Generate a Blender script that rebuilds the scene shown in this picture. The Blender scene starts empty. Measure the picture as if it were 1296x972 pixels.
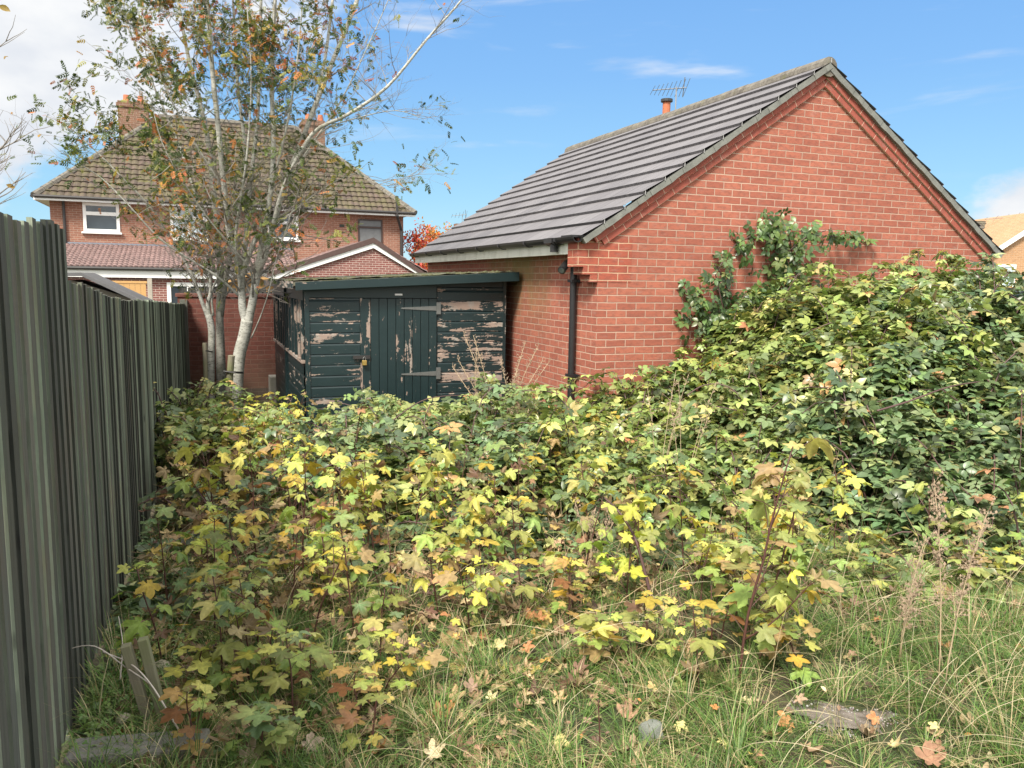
import bpy, math, random
import numpy as np
from mathutils import Vector, Matrix
R = math.radians
rng = np.random.default_rng(7)
random.seed(7)
scene = bpy.context.scene
col = scene.collection

# ------------------------------------------------------------------ camera
PITCH, ROLL = R(7.4), R(.88)
CAMZ = 2.0
cd = bpy.data.cameras.new('camera'); cam = bpy.data.objects.new('camera', cd); col.objects.link(cam)
cd.sensor_width = 36; cd.lens = 36 * 1000 / 1296; cd.clip_start = .05; cd.clip_end = 3000
s_, c_ = math.sin(PITCH), math.cos(PITCH)
up0 = Vector((0, s_, c_)); X_ = Vector((1, 0, 0)); fw = Vector((0, c_, -s_))
rt = math.cos(ROLL) * X_ + math.sin(ROLL) * up0
upv = -math.sin(ROLL) * X_ + math.cos(ROLL) * up0
M = Matrix((rt, upv, -fw)).transposed().to_4x4(); M.translation = (0, 0, CAMZ)
cam.matrix_world = M
scene.camera = cam

# ------------------------------------------------------------------ light
SUN_DIR = Vector((-.32, -.70, .90)).normalized()      # towards the sun
SUN_EL = math.asin(SUN_DIR.z); SUN_AZ = math.atan2(SUN_DIR.x, SUN_DIR.y)
sl = bpy.data.lights.new('sun', 'SUN'); sl.energy = 3.6; sl.angle = R(14.0); sl.color = (1, .93, .82)
so = bpy.data.objects.new('sun', sl); col.objects.link(so); so.location = (0, 0, 30)
so.rotation_euler = (-SUN_DIR).to_track_quat('-Z', 'Y').to_euler()
scene.view_settings.view_transform = 'Standard'
scene.view_settings.look = 'None'
scene.view_settings.exposure = .98
scene.view_settings.gamma = 1.0
scene.cycles.max_bounces = 6
scene.cycles.transparent_max_bounces = 8

w = bpy.data.worlds.new('World'); scene.world = w; w.use_nodes = True
nt = w.node_tree; N = nt.nodes; L = nt.links
for n in list(N): N.remove(n)
out = N.new('ShaderNodeOutputWorld'); bg = N.new('ShaderNodeBackground'); bg.inputs[1].default_value = .13
L.new(bg.outputs[0], out.inputs[0])
sky = N.new('ShaderNodeTexSky'); sky.sky_type = 'NISHITA'; sky.sun_disc = False
sky.sun_elevation = SUN_EL; sky.sun_rotation = SUN_AZ
sky.air_density = 1.0; sky.dust_density = .15; sky.ozone_density = 2.0
tc = N.new('ShaderNodeTexCoord')
def M_(op, a, b=None, c=None, clamp=False, nt=None):
    nt = nt or w.node_tree
    n = nt.nodes.new('ShaderNodeMath'); n.operation = op; n.use_clamp = clamp
    for i, v in enumerate((a, b, c)):
        if v is None: continue
        if isinstance(v, (int, float)): n.inputs[i].default_value = v
        else: nt.links.new(v, n.inputs[i])
    return n.outputs[0]
def maprange(v, a, b, c, d, nt, smooth=True):
    n = nt.nodes.new('ShaderNodeMapRange'); n.interpolation_type = 'SMOOTHSTEP' if smooth else 'LINEAR'
    nt.links.new(v, n.inputs[0])
    for i, x in enumerate((a, b, c, d)): n.inputs[i + 1].default_value = x
    return n.outputs[0]
sep = N.new('ShaderNodeSeparateXYZ'); L.new(tc.outputs['Generated'], sep.inputs[0])
dx, dy, dz = sep.outputs
az = M_('ARCTAN2', dx, dy)
el = M_('ARCSINE', dz)
# warm the deep blue a little, as a phone camera renders it
hs = N.new('ShaderNodeHueSaturation'); hs.inputs['Saturation'].default_value = 1.0; hs.inputs['Hue'].default_value = .5
hs.inputs['Value'].default_value = 1.0
rp = N.new('ShaderNodeValToRGB'); L.new(M_('MULTIPLY', el, 1.0), rp.inputs[0]); e_ = rp.color_ramp.elements
for _ in range(3): e_.new(.5)
for i_, (p_, c_i) in enumerate(((0, (1.55, 2.75, 3.35)), (.10, (1.10, 2.35, 3.4)), (.24, (.80, 1.86, 3.45)), (.45, (.58, 1.50, 3.3)), (1, (.38, 1.05, 2.4)))):
    e_[i_].position = p_; e_[i_].color = (*[v / 3.5 for v in c_i], 1)
mg = N.new('ShaderNodeMix'); mg.data_type = 'RGBA'; mg.blend_type = 'MULTIPLY'; mg.inputs[0].default_value = 1; L.new(rp.outputs[0], mg.inputs[6]); mg.inputs[7].default_value = (3.5, 3.5, 3.5, 1)
mh = N.new('ShaderNodeMix'); mh.data_type = 'RGBA'; mh.inputs[0].default_value = .86; L.new(sky.outputs[0], mh.inputs[6]); L.new(mg.outputs[2], mh.inputs[7])
L.new(mh.outputs[2], hs.inputs['Color'])
# clouds: cumulus bank to the left, wisps overhead, a low heap to the right
cmb = N.new('ShaderNodeCombineXYZ'); L.new(az, cmb.inputs[0]); L.new(M_('MULTIPLY', el, 1.7), cmb.inputs[1])
nz = N.new('ShaderNodeTexNoise'); nz.inputs['Scale'].default_value = 5.5; nz.inputs['Detail'].default_value = 9; nz.inputs['Roughness'].default_value = .58
L.new(cmb.outputs[0], nz.inputs['Vector'])
nzs = nz.outputs['Fac']
left = maprange(az, -.42, -.72, 0, .42, nt)
leftup = maprange(M_('ADD', M_('MULTIPLY', az, -.75), el), .32, .66, 0, .44, nt)
top = maprange(M_('ADD', el, M_('MULTIPLY', az, .05)), .30, .46, 0, .33, nt)
rightc = M_('MULTIPLY', maprange(M_('ABSOLUTE', M_('SUBTRACT', az, .60)), 0, .16, .50, 0, nt), maprange(M_('ABSOLUTE', M_('SUBTRACT', el, .075)), 0, .10, 1, 0, nt))
bias = M_('MAXIMUM', M_('MAXIMUM', M_('MULTIPLY', left, .45), leftup), M_('MAXIMUM', top, rightc))
cl = maprange(M_('ADD', nzs, bias), .66, .88, 0, 1, nt)
wv = N.new('ShaderNodeCombineXYZ'); L.new(M_('MULTIPLY', az, 1.0), wv.inputs[0]); L.new(M_('MULTIPLY', el, 5.5), wv.inputs[1])
nw = N.new('ShaderNodeTexNoise'); nw.inputs['Scale'].default_value = 4.2; nw.inputs['Detail'].default_value = 7; nw.inputs['Distortion'].default_value = .3
L.new(wv.outputs[0], nw.inputs['Vector'])
wisp = M_('MULTIPLY', maprange(nw.outputs['Fac'], .54, .78, 0, .8, nt), maprange(el, .08, .2, 0, 1, nt))
cl = M_('MAXIMUM', cl, wisp)
cl = M_('MULTIPLY', cl, maprange(el, -.02, .05, 0, 1, nt))
n2 = N.new('ShaderNodeTexNoise'); n2.inputs['Scale'].default_value = 7; n2.inputs['Detail'].default_value = 5
L.new(cmb.outputs[0], n2.inputs['Vector'])
shade = N.new('ShaderNodeMix'); shade.data_type = 'RGBA'
shade.inputs[6].default_value = (3.1, 3.25, 3.5, 1); shade.inputs[7].default_value = (3.8, 3.85, 3.9, 1)
L.new(maprange(n2.outputs['Fac'], .35, .6, 0, 1, nt), shade.inputs[0])
# bright cloud overhead and behind the camera, added out of view as fill light
back = M_('MAXIMUM', maprange(dy, .45, -.15, 0, 1, nt), maprange(el, .80, 1.15, 0, 1, nt))
back = M_('MULTIPLY', back, maprange(el, -.02, .1, 0, 1, nt))
cl = M_('MAXIMUM', cl, M_('MULTIPLY', back, maprange(nzs, .30, .52, .45, 1, nt)))
sb = N.new('ShaderNodeMix'); sb.data_type = 'RGBA'; L.new(back, sb.inputs[0]); L.new(shade.outputs[2], sb.inputs[6]); sb.inputs[7].default_value = (7.6, 7.4, 7.1, 1)
mx = N.new('ShaderNodeMix'); mx.data_type = 'RGBA'
L.new(cl, mx.inputs[0]); L.new(hs.outputs[0], mx.inputs[6]); L.new(sb.outputs[2], mx.inputs[7])
L.new(mx.outputs[2], bg.inputs[0])

# ------------------------------------------------------------------ helpers
def tag(o, label=None, cat=None, group=None, kind=None):
    if label: o['label'] = label
    if cat: o['category'] = cat
    if group: o['group'] = group
    if kind: o['kind'] = kind
    return o
def empty(name, loc=(0, 0, 0), rz=0, parent=None):
    o = bpy.data.objects.new(name, None); col.objects.link(o); o.location = loc; o.rotation_euler = (0, 0, rz)
    o.empty_display_size = .1
    if parent: o.parent = parent
    return o
def raw(name, v, f, mat=None, parent=None, cols=None, smooth=False, loc=None):
    me = bpy.data.meshes.new(name); me.from_pydata(np.asarray(v).tolist() if len(v) < 20 else v, [], f)
    me.update()
    if cols is not None:
        a = me.color_attributes.new('col', 'FLOAT_COLOR', 'POINT')
        c4 = np.ones((len(v), 4), np.float32); c4[:, :3] = cols
        a.data.foreach_set('color', c4.ravel())
    if smooth: me.polygons.foreach_set('use_smooth', np.ones(len(me.polygons), bool))
    o = bpy.data.objects.new(name, me); col.objects.link(o)
    if mat: me.materials.append(mat)
    if parent: o.parent = parent
    if loc is not None: o.location = loc
    return o
def frame_of(d, hint=(0, 0, 1)):
    d = Vector(d).normalized(); h = Vector(hint)
    if abs(d.dot(h)) > .95: h = Vector((1, 0, 0))
    x = d.cross(h).normalized(); y = x.cross(d)
    return x, y
class MB:
    def __init__(s): s.v = []; s.f = []; s.c = []
    def _add(s, vs, fs, c=None):
        b = len(s.v); s.v += [tuple(p) for p in vs]; s.f += [tuple(i + b for i in q) for q in fs]
        s.c += [c if c is not None else (1, 1, 1)] * len(vs)
        return s
    def box(s, x0, x1, y0, y1, z0, z1, c=None, mat=None):
        vs = [(x, y, z) for z in (z0, z1) for y in (y0, y1) for x in (x0, x1)]
        if mat is not None: vs = [mat @ Vector(p) for p in vs]
        return s._add(vs, [(0, 2, 3, 1), (4, 5, 7, 6), (0, 1, 5, 4), (2, 6, 7, 3), (0, 4, 6, 2), (1, 3, 7, 5)], c)
    def bar(s, a, b, wd, th, hint=(0, 0, 1), c=None):
        a, b = Vector(a), Vector(b); x, y = frame_of(b - a, hint)
        vs = [p + x * (i * wd / 2) + y * (j * th / 2) for p in (a, b) for j in (-1, 1) for i in (-1, 1)]
        return s._add(vs, [(0, 1, 3, 2), (4, 6, 7, 5), (0, 4, 5, 1), (2, 3, 7, 6), (0, 2, 6, 4), (1, 5, 7, 3)], c)
    def tube(s, pts, rad, n=8, c=None, cap=True):
        pts = [Vector(p) for p in pts]
        if isinstance(rad, (int, float)): rad = [rad] * len(pts)
        vs = []; fs = []; px = None
        for i, p in enumerate(pts):
            d = (pts[min(i + 1, len(pts) - 1)] - pts[max(i - 1, 0)])
            if d.length < 1e-9: d = Vector((0, 0, 1))
            d.normalize()
            if px is None: px, py = frame_of(d)
            px = (px - d * px.dot(d)).normalized(); py = d.cross(px)
            for k in range(n):
                a = 2 * math.pi * k / n
                vs.append(p + (px * math.cos(a) + py * math.sin(a)) * rad[i])
        for i in range(len(pts) - 1):
            for k in range(n):
                fs.append((i * n + k, i * n + (k + 1) % n, (i + 1) * n + (k + 1) % n, (i + 1) * n + k))
        if cap: fs.append(tuple(range(n))[::-1]); fs.append(tuple((len(pts) - 1) * n + k for k in range(n)))
        return s._add(vs, fs, c)
    def prism(s, poly, axis, a0, a1, c=None):
        # poly of (u,v); axis 'x' -> (u,v)=(y,z); 'y' -> (x,z); 'z' -> (x,y)
        def P(u, v, a): return {'x': (a, u, v), 'y': (u, a, v), 'z': (u, v, a)}[axis]
        n = len(poly); vs = [P(u, v, a0) for u, v in poly] + [P(u, v, a1) for u, v in poly]
        fs = [tuple(range(n)), tuple(range(2 * n - 1, n - 1, -1))] + [(i, n + i, n + (i + 1) % n, (i + 1) % n) for i in range(n)]
        return s._add(vs, fs, c)
    def build(s, name, mat, parent=None, smooth=False, bevel=0, loc=None, rot=None):
        me = bpy.data.meshes.new(name); me.from_pydata(s.v, [], s.f); me.update()
        a = me.color_attributes.new('col', 'FLOAT_COLOR', 'POINT')
        c4 = np.ones((len(s.v), 4), np.float32); c4[:, :3] = np.array([cc if hasattr(cc, '__len__') else (cc,) * 3 for cc in s.c])
        a.data.foreach_set('color', c4.ravel())
        me.materials.append(mat)
        import bmesh
        bm = bmesh.new(); bm.from_mesh(me); bmesh.ops.recalc_face_normals(bm, faces=bm.faces); bm.to_mesh(me); bm.free()
        if smooth: me.polygons.foreach_set('use_smooth', np.ones(len(me.polygons), bool))
        o = bpy.data.objects.new(name, me); col.objects.link(o)
        if parent: o.parent = parent
        if loc is not None: o.location = loc
        if rot is not None: o.rotation_euler = rot
        if bevel:
            m = o.modifiers.new('bevel', 'BEVEL'); m.width = bevel; m.segments = 2; m.limit_method = 'ANGLE'
        return o

# ------------------------------------------------------------------ materials
class Mat:
    def __init__(s, name):
        s.m = bpy.data.materials.new(name); s.m.use_nodes = True; s.nt = s.m.node_tree
        s.b = s.nt.nodes['Principled BSDF']; s.L = s.nt.links; s.N = s.nt.nodes; s.out = s.nt.nodes['Material Output']
    def n(s, t, **k):
        n = s.N.new(t)
        for a, v in k.items(): setattr(n, a, v)
        return n
    def coord(s, kind='Object'): return s.n('ShaderNodeTexCoord').outputs[kind]
    def map(s, v, scale=(1, 1, 1), rot=(0, 0, 0), loc=(0, 0, 0)):
        n = s.n('ShaderNodeMapping'); s.L.new(v, n.inputs[0]); n.inputs['Scale'].default_value = scale
        n.inputs['Rotation'].default_value = rot; n.inputs['Location'].default_value = loc; return n.outputs[0]
    def noise(s, v, scale, detail=6, rough=.55, dist=0):
        n = s.n('ShaderNodeTexNoise'); s.L.new(v, n.inputs['Vector']); n.inputs['Scale'].default_value = scale
        n.inputs['Detail'].default_value = detail; n.inputs['Roughness'].default_value = rough; n.inputs['Distortion'].default_value = dist
        return n.outputs['Fac']
    def ramp(s, v, stops):
        n = s.n('ShaderNodeValToRGB'); s.L.new(v, n.inputs[0]); e = n.color_ramp.elements
        while len(e) < len(stops): e.new(.5)
        for i, (p, c) in enumerate(stops):
            e[i].position = p; e[i].color = (c, c, c, 1) if isinstance(c, (int, float)) else (*c, 1)
        return n.outputs[0]
    def mix(s, f, a, b, mode='MIX'):
        n = s.n('ShaderNodeMix', data_type='RGBA', blend_type=mode)
        for i, v in ((0, f), (6, a), (7, b)):
            if isinstance(v, (int, float)): n.inputs[i].default_value = v if i == 0 else (v, v, v, 1)
            elif isinstance(v, tuple): n.inputs[i].default_value = (*v, 1)
            else: s.L.new(v, n.inputs[i])
        return n.outputs[2]
    def math(s, op, a, b=None, clamp=False): return M_(op, a, b, None, clamp, s.nt)
    def attr(s, name='col'):
        n = s.n('ShaderNodeAttribute', attribute_name=name); return n.outputs['Color']
    def color(s, c):
        if isinstance(c, tuple): s.b.inputs['Base Color'].default_value = (*c, 1)
        else: s.L.new(c, s.b.inputs['Base Color'])
    def rough(s, r):
        if isinstance(r, (int, float)): s.b.inputs['Roughness'].default_value = r
        else: s.L.new(r, s.b.inputs['Roughness'])
    def bump(s, h, strength=.5, dist=.01, prev=None):
        n = s.n('ShaderNodeBump'); s.L.new(h, n.inputs['Height']); n.inputs['Strength'].default_value = strength
        n.inputs['Distance'].default_value = dist
        if prev is not None: s.L.new(prev, n.inputs['Normal'])
        s.L.new(n.outputs[0], s.b.inputs['Normal']); return n.outputs[0]

def brick_mat(name, c1, c2, mortar, bw=.225, bh=.075, ms=.0056, stain=(.5, .5, .5), stain_amt=.3, off=(0, 0), zoff=0.0, green=None, dark=.5):
    m = Mat(name); co = m.coord('Object')
    sp = m.n('ShaderNodeSeparateXYZ'); m.L.new(co, sp.inputs[0])
    nn = m.n('ShaderNodeSeparateXYZ'); m.L.new(m.coord('Normal'), nn.inputs[0])
    side = m.math('GREATER_THAN', m.math('ABSOLUTE', nn.outputs[0]), .5)
    mixf = m.n('ShaderNodeMix'); mixf.data_type = 'FLOAT'
    m.L.new(side, mixf.inputs[0]); m.L.new(sp.outputs[0], mixf.inputs[2]); m.L.new(m.math('MULTIPLY', sp.outputs[1], -1), mixf.inputs[3])
    cb = m.n('ShaderNodeCombineXYZ')
    wob = m.math('MULTIPLY', m.math('SUBTRACT', m.noise(co, 9, 2), .5), .008)
    m.L.new(m.math('ADD', m.math('ADD', mixf.outputs[0], off[0]), wob), cb.inputs[0])
    m.L.new(m.math('ADD', m.math('ADD', sp.outputs[2], off[1]), wob), cb.inputs[1])
    br = m.n('ShaderNodeTexBrick'); m.L.new(cb.outputs[0], br.inputs['Vector'])
    br.inputs['Scale'].default_value = 1; br.inputs['Brick Width'].default_value = bw; br.inputs['Row Height'].default_value = bh
    br.inputs['Mortar Size'].default_value = ms; br.inputs['Mortar Smooth'].default_value = .35; br.inputs['Bias'].default_value = -.15
    br.inputs['Color1'].default_value = (0, 0, 0, 1); br.inputs['Color2'].default_value = (1, 1, 1, 1); br.inputs['Mortar'].default_value = (.5, .5, .5, 1)
    base = m.mix(br.outputs['Color'], c1, c2)
    # a few darker, burnt bricks
    burnt = m.ramp(br.outputs['Color'], [(.74, 0), (.95, 1)])
    base = m.mix(m.math('MULTIPLY', burnt, .7), base, tuple(x * dark for x in c1))
    # drag marks and blotches inside bricks
    n1 = m.noise(m.map(co, (1, 1, 2.2)), 14, 5, .65)
    base = m.mix(m.ramp(n1, [(.45, 0), (.70, .7)]), base, tuple(x * .5 + .02 for x in c1))
    base = m.mix(m.ramp(m.noise(m.map(co, (1.4, 1.4, 5)), 5, 5, .6), [(.55, 0), (.72, .45)]), base, (.30, .20, .17))
    n2 = m.noise(co, 120, 3, .7)
    base = m.mix(.35, base, m.ramp(n2, [(.3, (.55, .55, .55)), (.7, (1.25, 1.2, 1.15))]), 'MULTIPLY')
    n3 = m.noise(co, 1.1, 5, .6)
    mort = m.mix(m.ramp(n3, [(.35, 0), (.65, 1)]), mortar, tuple(x * .72 for x in mortar))
    c = m.mix(br.outputs['Fac'], base, mort)
    st = m.ramp(m.noise(m.map(co, (1, 1, .6)), .9, 6, .62), [(.42, 0), (.68, stain_amt)])
    c = m.mix(st, c, stain, 'MULTIPLY')
    pale = m.ramp(m.noise(co, 3.2, 7, .7), [(.62, 0), (.78, .35)])
    c = m.mix(pale, c, (.55, .42, .36))
    damp = m.math('MULTIPLY', maprange(m.math('ADD', sp.outputs[2], m.math('MULTIPLY', n3, .9)), 1.35, .55, 0, 1, m.nt), .6)
    if 'rake' not in name: c = m.mix(damp, c, (.14, .10, .065))
    if green: c = m.mix(green(m, sp), c, (.16, .15, .045))
    m.color(c); m.rough(.88)
    h = m.math('ADD', m.math('MULTIPLY', br.outputs['Fac'], -1), m.math('MULTIPLY', n2, .35))
    m.bump(h, .75, .006)
    return m.m

def plain(name, c, rough=.6, var=.15, scale=8, bump=0, metal=0, spec=.5):
    m = Mat(name); co = m.coord('Object'); n = m.noise(co, scale, 6, .6)
    m.color(m.mix(n, tuple(x * (1 - var) for x in c), tuple(min(1, x * (1 + var)) for x in c)))
    m.rough(rough); m.b.inputs['Metallic'].default_value = metal; m.b.inputs['Specular IOR Level'].default_value = spec
    if bump: m.bump(m.noise(co, scale * 6, 4), bump, .004)
    return m.m

def leaf_mat(name, trans=.3, rough=.42, spec=.4, spots=None, spot_amt=.5):
    m = Mat(name); c = m.attr('col'); co = m.coord('Object')
    n = m.noise(co, 55, 4, .6)
    c = m.mix(.55, c, m.ramp(n, [(.3, (.6, .62, .6)), (.7, (1.3, 1.28, 1.2))]), 'MULTIPLY')
    if spots:
        c = m.mix(m.ramp(m.noise(co, 30, 5, .7), [(.60, 0), (.70, spot_amt)]), c, spots)
    m.color(c); m.rough(rough); m.b.inputs['Specular IOR Level'].default_value = spec
    tr = m.n('ShaderNodeBsdfTranslucent'); m.L.new(m.mix(1.0, c, (1.25, 1.3, .75), 'MULTIPLY'), tr.inputs[0])
    mxs = m.n('ShaderNodeMixShader'); mxs.inputs[0].default_value = trans
    m.L.new(m.b.outputs[0], mxs.inputs[1]); m.L.new(tr.outputs[0], mxs.inputs[2]); m.L.new(mxs.outputs[0], m.out.inputs[0])
    return m.m

MB_brick = brick_mat('orange_red_brick', (.32, .098, .064), (.45, .155, .10), (.50, .35, .27), stain=(.72, .66, .62), stain_amt=.35)
def side_green(m, sp):
    # algae stain under the leaking gutter on the long wall
    a = maprange(sp.outputs[1], .9, 1.6, 0, 1, m.nt); b = maprange(sp.outputs[1], 3.6, 2.6, 0, 1, m.nt); z = maprange(sp.outputs[2], 1.2, 2.3, 0, 1, m.nt)
    n = m.ramp(m.noise(m.map(m.coord('Object'), (1, 1, .35)), 3.5, 5), [(.3, .15), (.6, 1)])
    return m.math('MULTIPLY', m.math('MULTIPLY', m.math('MULTIPLY', a, b), m.math('MULTIPLY', z, n)), .75)
MB_brick_side = brick_mat('orange_brick_long_wall', (.32, .098, .064), (.45, .155, .10), (.50, .35, .27), stain=(.72, .66, .62), stain_amt=.3, green=side_green)
MB_rake = brick_mat('dark_red_rake_brick', (.33, .085, .06), (.38, .10, .07), (.66, .45, .34), bw=.225, bh=.07, ms=.004, stain_amt=.2, off=(0, .058))
MB_corbel = brick_mat('red_corbel_brick', (.32, .08, .05), (.40, .10, .06), (.62, .42, .28), ms=.005)
MB_wall = brick_mat('garden_wall_brick', (.17, .055, .04), (.23, .075, .055), (.24, .13, .10), stain=(.45, .42, .40), stain_amt=.6)
MB_house = brick_mat('house_brick', (.27, .115, .075), (.36, .17, .115), (.47, .38, .30), stain_amt=.3)
MB_ext = brick_mat('extension_brick', (.20, .07, .06), (.27, .10, .085), (.55, .45, .40), ms=.008, stain_amt=.2)
MB_far = brick_mat('tan_brick', (.42, .24, .12), (.48, .28, .15), (.6, .45, .3), stain_amt=.2)
MB_chim = brick_mat('chimney_brick', (.19, .095, .06), (.26, .13, .08), (.4, .33, .25), stain_amt=.4)

def roof_tile_mat(name, c1, c2, tw, gauge, moss=None, moss_amt=0, ribs=0, lich=.3):
    m = Mat(name); co = m.coord('Object'); br = m.n('ShaderNodeTexBrick'); m.L.new(co, br.inputs['Vector'])
    br.inputs['Scale'].default_value = 1; br.inputs['Brick Width'].default_value = tw; br.inputs['Row Height'].default_value = gauge
    br.inputs['Mortar Size'].default_value = .004; br.inputs['Mortar Smooth'].default_value = .1
    br.inputs['Color1'].default_value = (0, 0, 0, 1); br.inputs['Color2'].default_value = (1, 1, 1, 1); br.inputs['Mortar'].default_value = (.5, .5, .5, 1)
    c = m.mix(br.outputs['Color'], c1, c2)
    c = m.mix(m.math('MULTIPLY', br.outputs['Fac'], .75), c, (.02, .02, .02))
    streak = m.noise(m.map(co, (14, .8, 1)), 2.0, 6, .65)
    c = m.mix(.8, c, m.ramp(streak, [(.3, (.62, .62, .64)), (.7, (1.3, 1.28, 1.26))]), 'MULTIPLY')
    c = m.mix(m.ramp(m.noise(co, 22, 6, .7), [(.62, 0), (.75, lich)]), c, (.42, .42, .36))
    if moss: c = m.mix(m.ramp(m.noise(co, 2.6, 7, .7), [(.42, 0), (.6, moss_amt)]), c, moss)
    m.color(c); m.rough(.72)
    if ribs:
        wv = m.n('ShaderNodeTexWave'); m.L.new(co, wv.inputs['Vector']); wv.inputs['Scale'].default_value = ribs; wv.wave_profile = 'SAW'
        m.bump(m.math('ADD', wv.outputs['Fac'], m.math('MULTIPLY', streak, .3)), .5, .01)
    else: m.bump(m.noise(co, 60, 4), .4, .004)
    return m.m
MR_garage = roof_tile_mat('grey_concrete_tiles', (.135, .13, .14), (.175, .17, .18), .30, .27, ribs=1.1, lich=.25)
MR_house = roof_tile_mat('mossy_brown_tiles', (.065, .046, .036), (.10, .07, .055), .33, .30, moss=(.10, .095, .035), moss_amt=.65)
MR_ext = roof_tile_mat('pinkish_pantiles', (.185, .125, .115), (.24, .16, .15), .25, .28, lich=.15)
MR_far = roof_tile_mat('brown_far_tiles', (.085, .072, .06), (.12, .10, .08), .3, .3, moss=(.14, .13, .05), moss_amt=.4)

def ridge_mat():
    m = Mat('lichened_ridge'); co = m.coord('Object')
    c = m.mix(m.ramp(m.noise(co, 9, 7, .7), [(.35, 0), (.65, 1)]), (.085, .075, .065), (.20, .185, .155))
    c = m.mix(m.ramp(m.noise(co, 5, 6, .7), [(.55, 0), (.68, .7)]), c, (.10, .10, .045))
    m.color(c); m.rough(.9); m.bump(m.noise(co, 40, 5), .6, .008); return m.m
M_ridge = ridge_mat()
M_verge = plain('grey_verge_mortar', (.17, .175, .16), .85, .6, 9, .6)
M_white = plain('white_pvc', (.78, .79, .78), .35, .03, 3)
def fascia_mat():
    m = Mat('weathered_white_fascia'); co = m.coord('Object')
    c = m.mix(m.ramp(m.noise(m.map(co, (1, 1, .5)), 6, 6, .65), [(.45, 0), (.72, .5)]), (.74, .75, .68), (.40, .41, .33))
    m.color(c); m.rough(.5); return m.m
M_fascia = fascia_mat()
M_black = plain('black_gutter_plastic', (.018, .018, .02), .38, .25, 12)
M_blackpaint = plain('black_trim', (.03, .028, .028), .5, .2, 6)
M_brownroofedge = plain('dark_brown_bargeboard_tile', (.075, .045, .04), .7, .3, 10, .3)
M_glass = plain('dark_window_glass', (.035, .045, .055), .06, .4, 2, spec=.9)
M_glass_pale = plain('pale_curtained_glass', (.42, .50, .55), .15, .3, 5)
M_curtain = plain('net_curtain_window', (.13, .135, .14), .3, .35, 7)
M_metal = plain('galvanised_steel', (.19, .20, .195), .55, .2, 20, metal=.7)
M_brass = plain('brass', (.55, .38, .12), .35, .2, 20, metal=.8)
M_felt = plain('grey_roof_felt', (.12, .12, .125), .9, .3, 5, .5)
M_lead = plain('lead_flashing', (.11, .12, .15), .6, .3, 5)
M_pot = plain('terracotta_pot', (.42, .14, .07), .8, .25, 9)
M_alu = plain('aluminium', (.30, .31, .32), .4, .2, 12, metal=.6)
M_clip = plain('dull_grey_clip', (.30, .30, .30), .7)
def conc_mat(name, a, b, moss=.5):
    m = Mat(name); co = m.coord('Object')
    c = m.mix(m.ramp(m.noise(co, 7, 8, .7), [(.3, 0), (.7, 1)]), a, b)
    c = m.mix(m.ramp(m.noise(co, 60, 4, .8), [(.5, 0), (.72, .55)]), c, tuple(x * .5 for x in a))
    c = m.mix(m.ramp(m.noise(co, 3.5, 6, .7), [(.5, 0), (.66, moss)]), c, (.08, .085, .03))
    m.color(c); m.rough(.92); m.bump(m.noise(co, 45, 6, .7), .8, .01); return m.m
M_conc = conc_mat('weathered_concrete', (.19, .185, .165), (.30, .29, .26))
M_stone = conc_mat('lichened_pale_stone', (.13, .14, .12), (.25, .27, .235), .6)

def fence_mat():
    m = Mat('algae_grey_timber'); co = m.coord('Object'); c0 = m.attr('col')
    g = m.noise(m.map(co, (26, 26, 1.1)), 2.2, 7, .68)
    c = m.mix(m.ramp(g, [(.3, 0), (.7, 1)]), (.062, .062, .052), (.135, .138, .115))
    c = m.mix(m.ramp(m.noise(m.map(co, (5, 5, 1)), 1.3, 5, .6), [(.46, 0), (.70, .55)]), c, (.085, .108, .080))
    c = m.mix(m.ramp(m.noise(m.map(co, (3, 3, 1)), 1.9, 5, .6), [(.52, 0), (.72, .6)]), c, (.125, .09, .062))
    kn = m.n('ShaderNodeTexVoronoi'); m.L.new(m.map(co, (8, 8, 2.4)), kn.inputs['Vector']); kn.inputs['Scale'].default_value = 1.1
    c = m.mix(m.ramp(kn.outputs['Distance'], [(.05, .75), (.11, 0)]), c, (.022, .02, .018))
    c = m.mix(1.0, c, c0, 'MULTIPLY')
    m.color(c); m.rough(.82); m.bump(g, .6, .004); return m.m
M_fence = fence_mat()
def wood_mat(name, a, b, green=0):
    m = Mat(name); co = m.coord('Object'); g = m.noise(m.map(co, (20, 20, 1.5)), 3, 6, .65)
    c = m.mix(g, a, b)
    if green: c = m.mix(m.ramp(m.noise(co, 6, 5), [(.4, 0), (.65, green)]), c, (.17, .20, .07))
    m.color(c); m.rough(.85); m.bump(g, .5, .004); return m.m
M_stake = wood_mat('weathered_stake', (.16, .14, .10), (.30, .27, .20), .6)
M_post = wood_mat('mossy_leaning_post', (.16, .15, .10), (.27, .26, .17), .75)
M_orange = wood_mat('orange_treated_timber', (.42, .24, .09), (.58, .36, .15))

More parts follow.
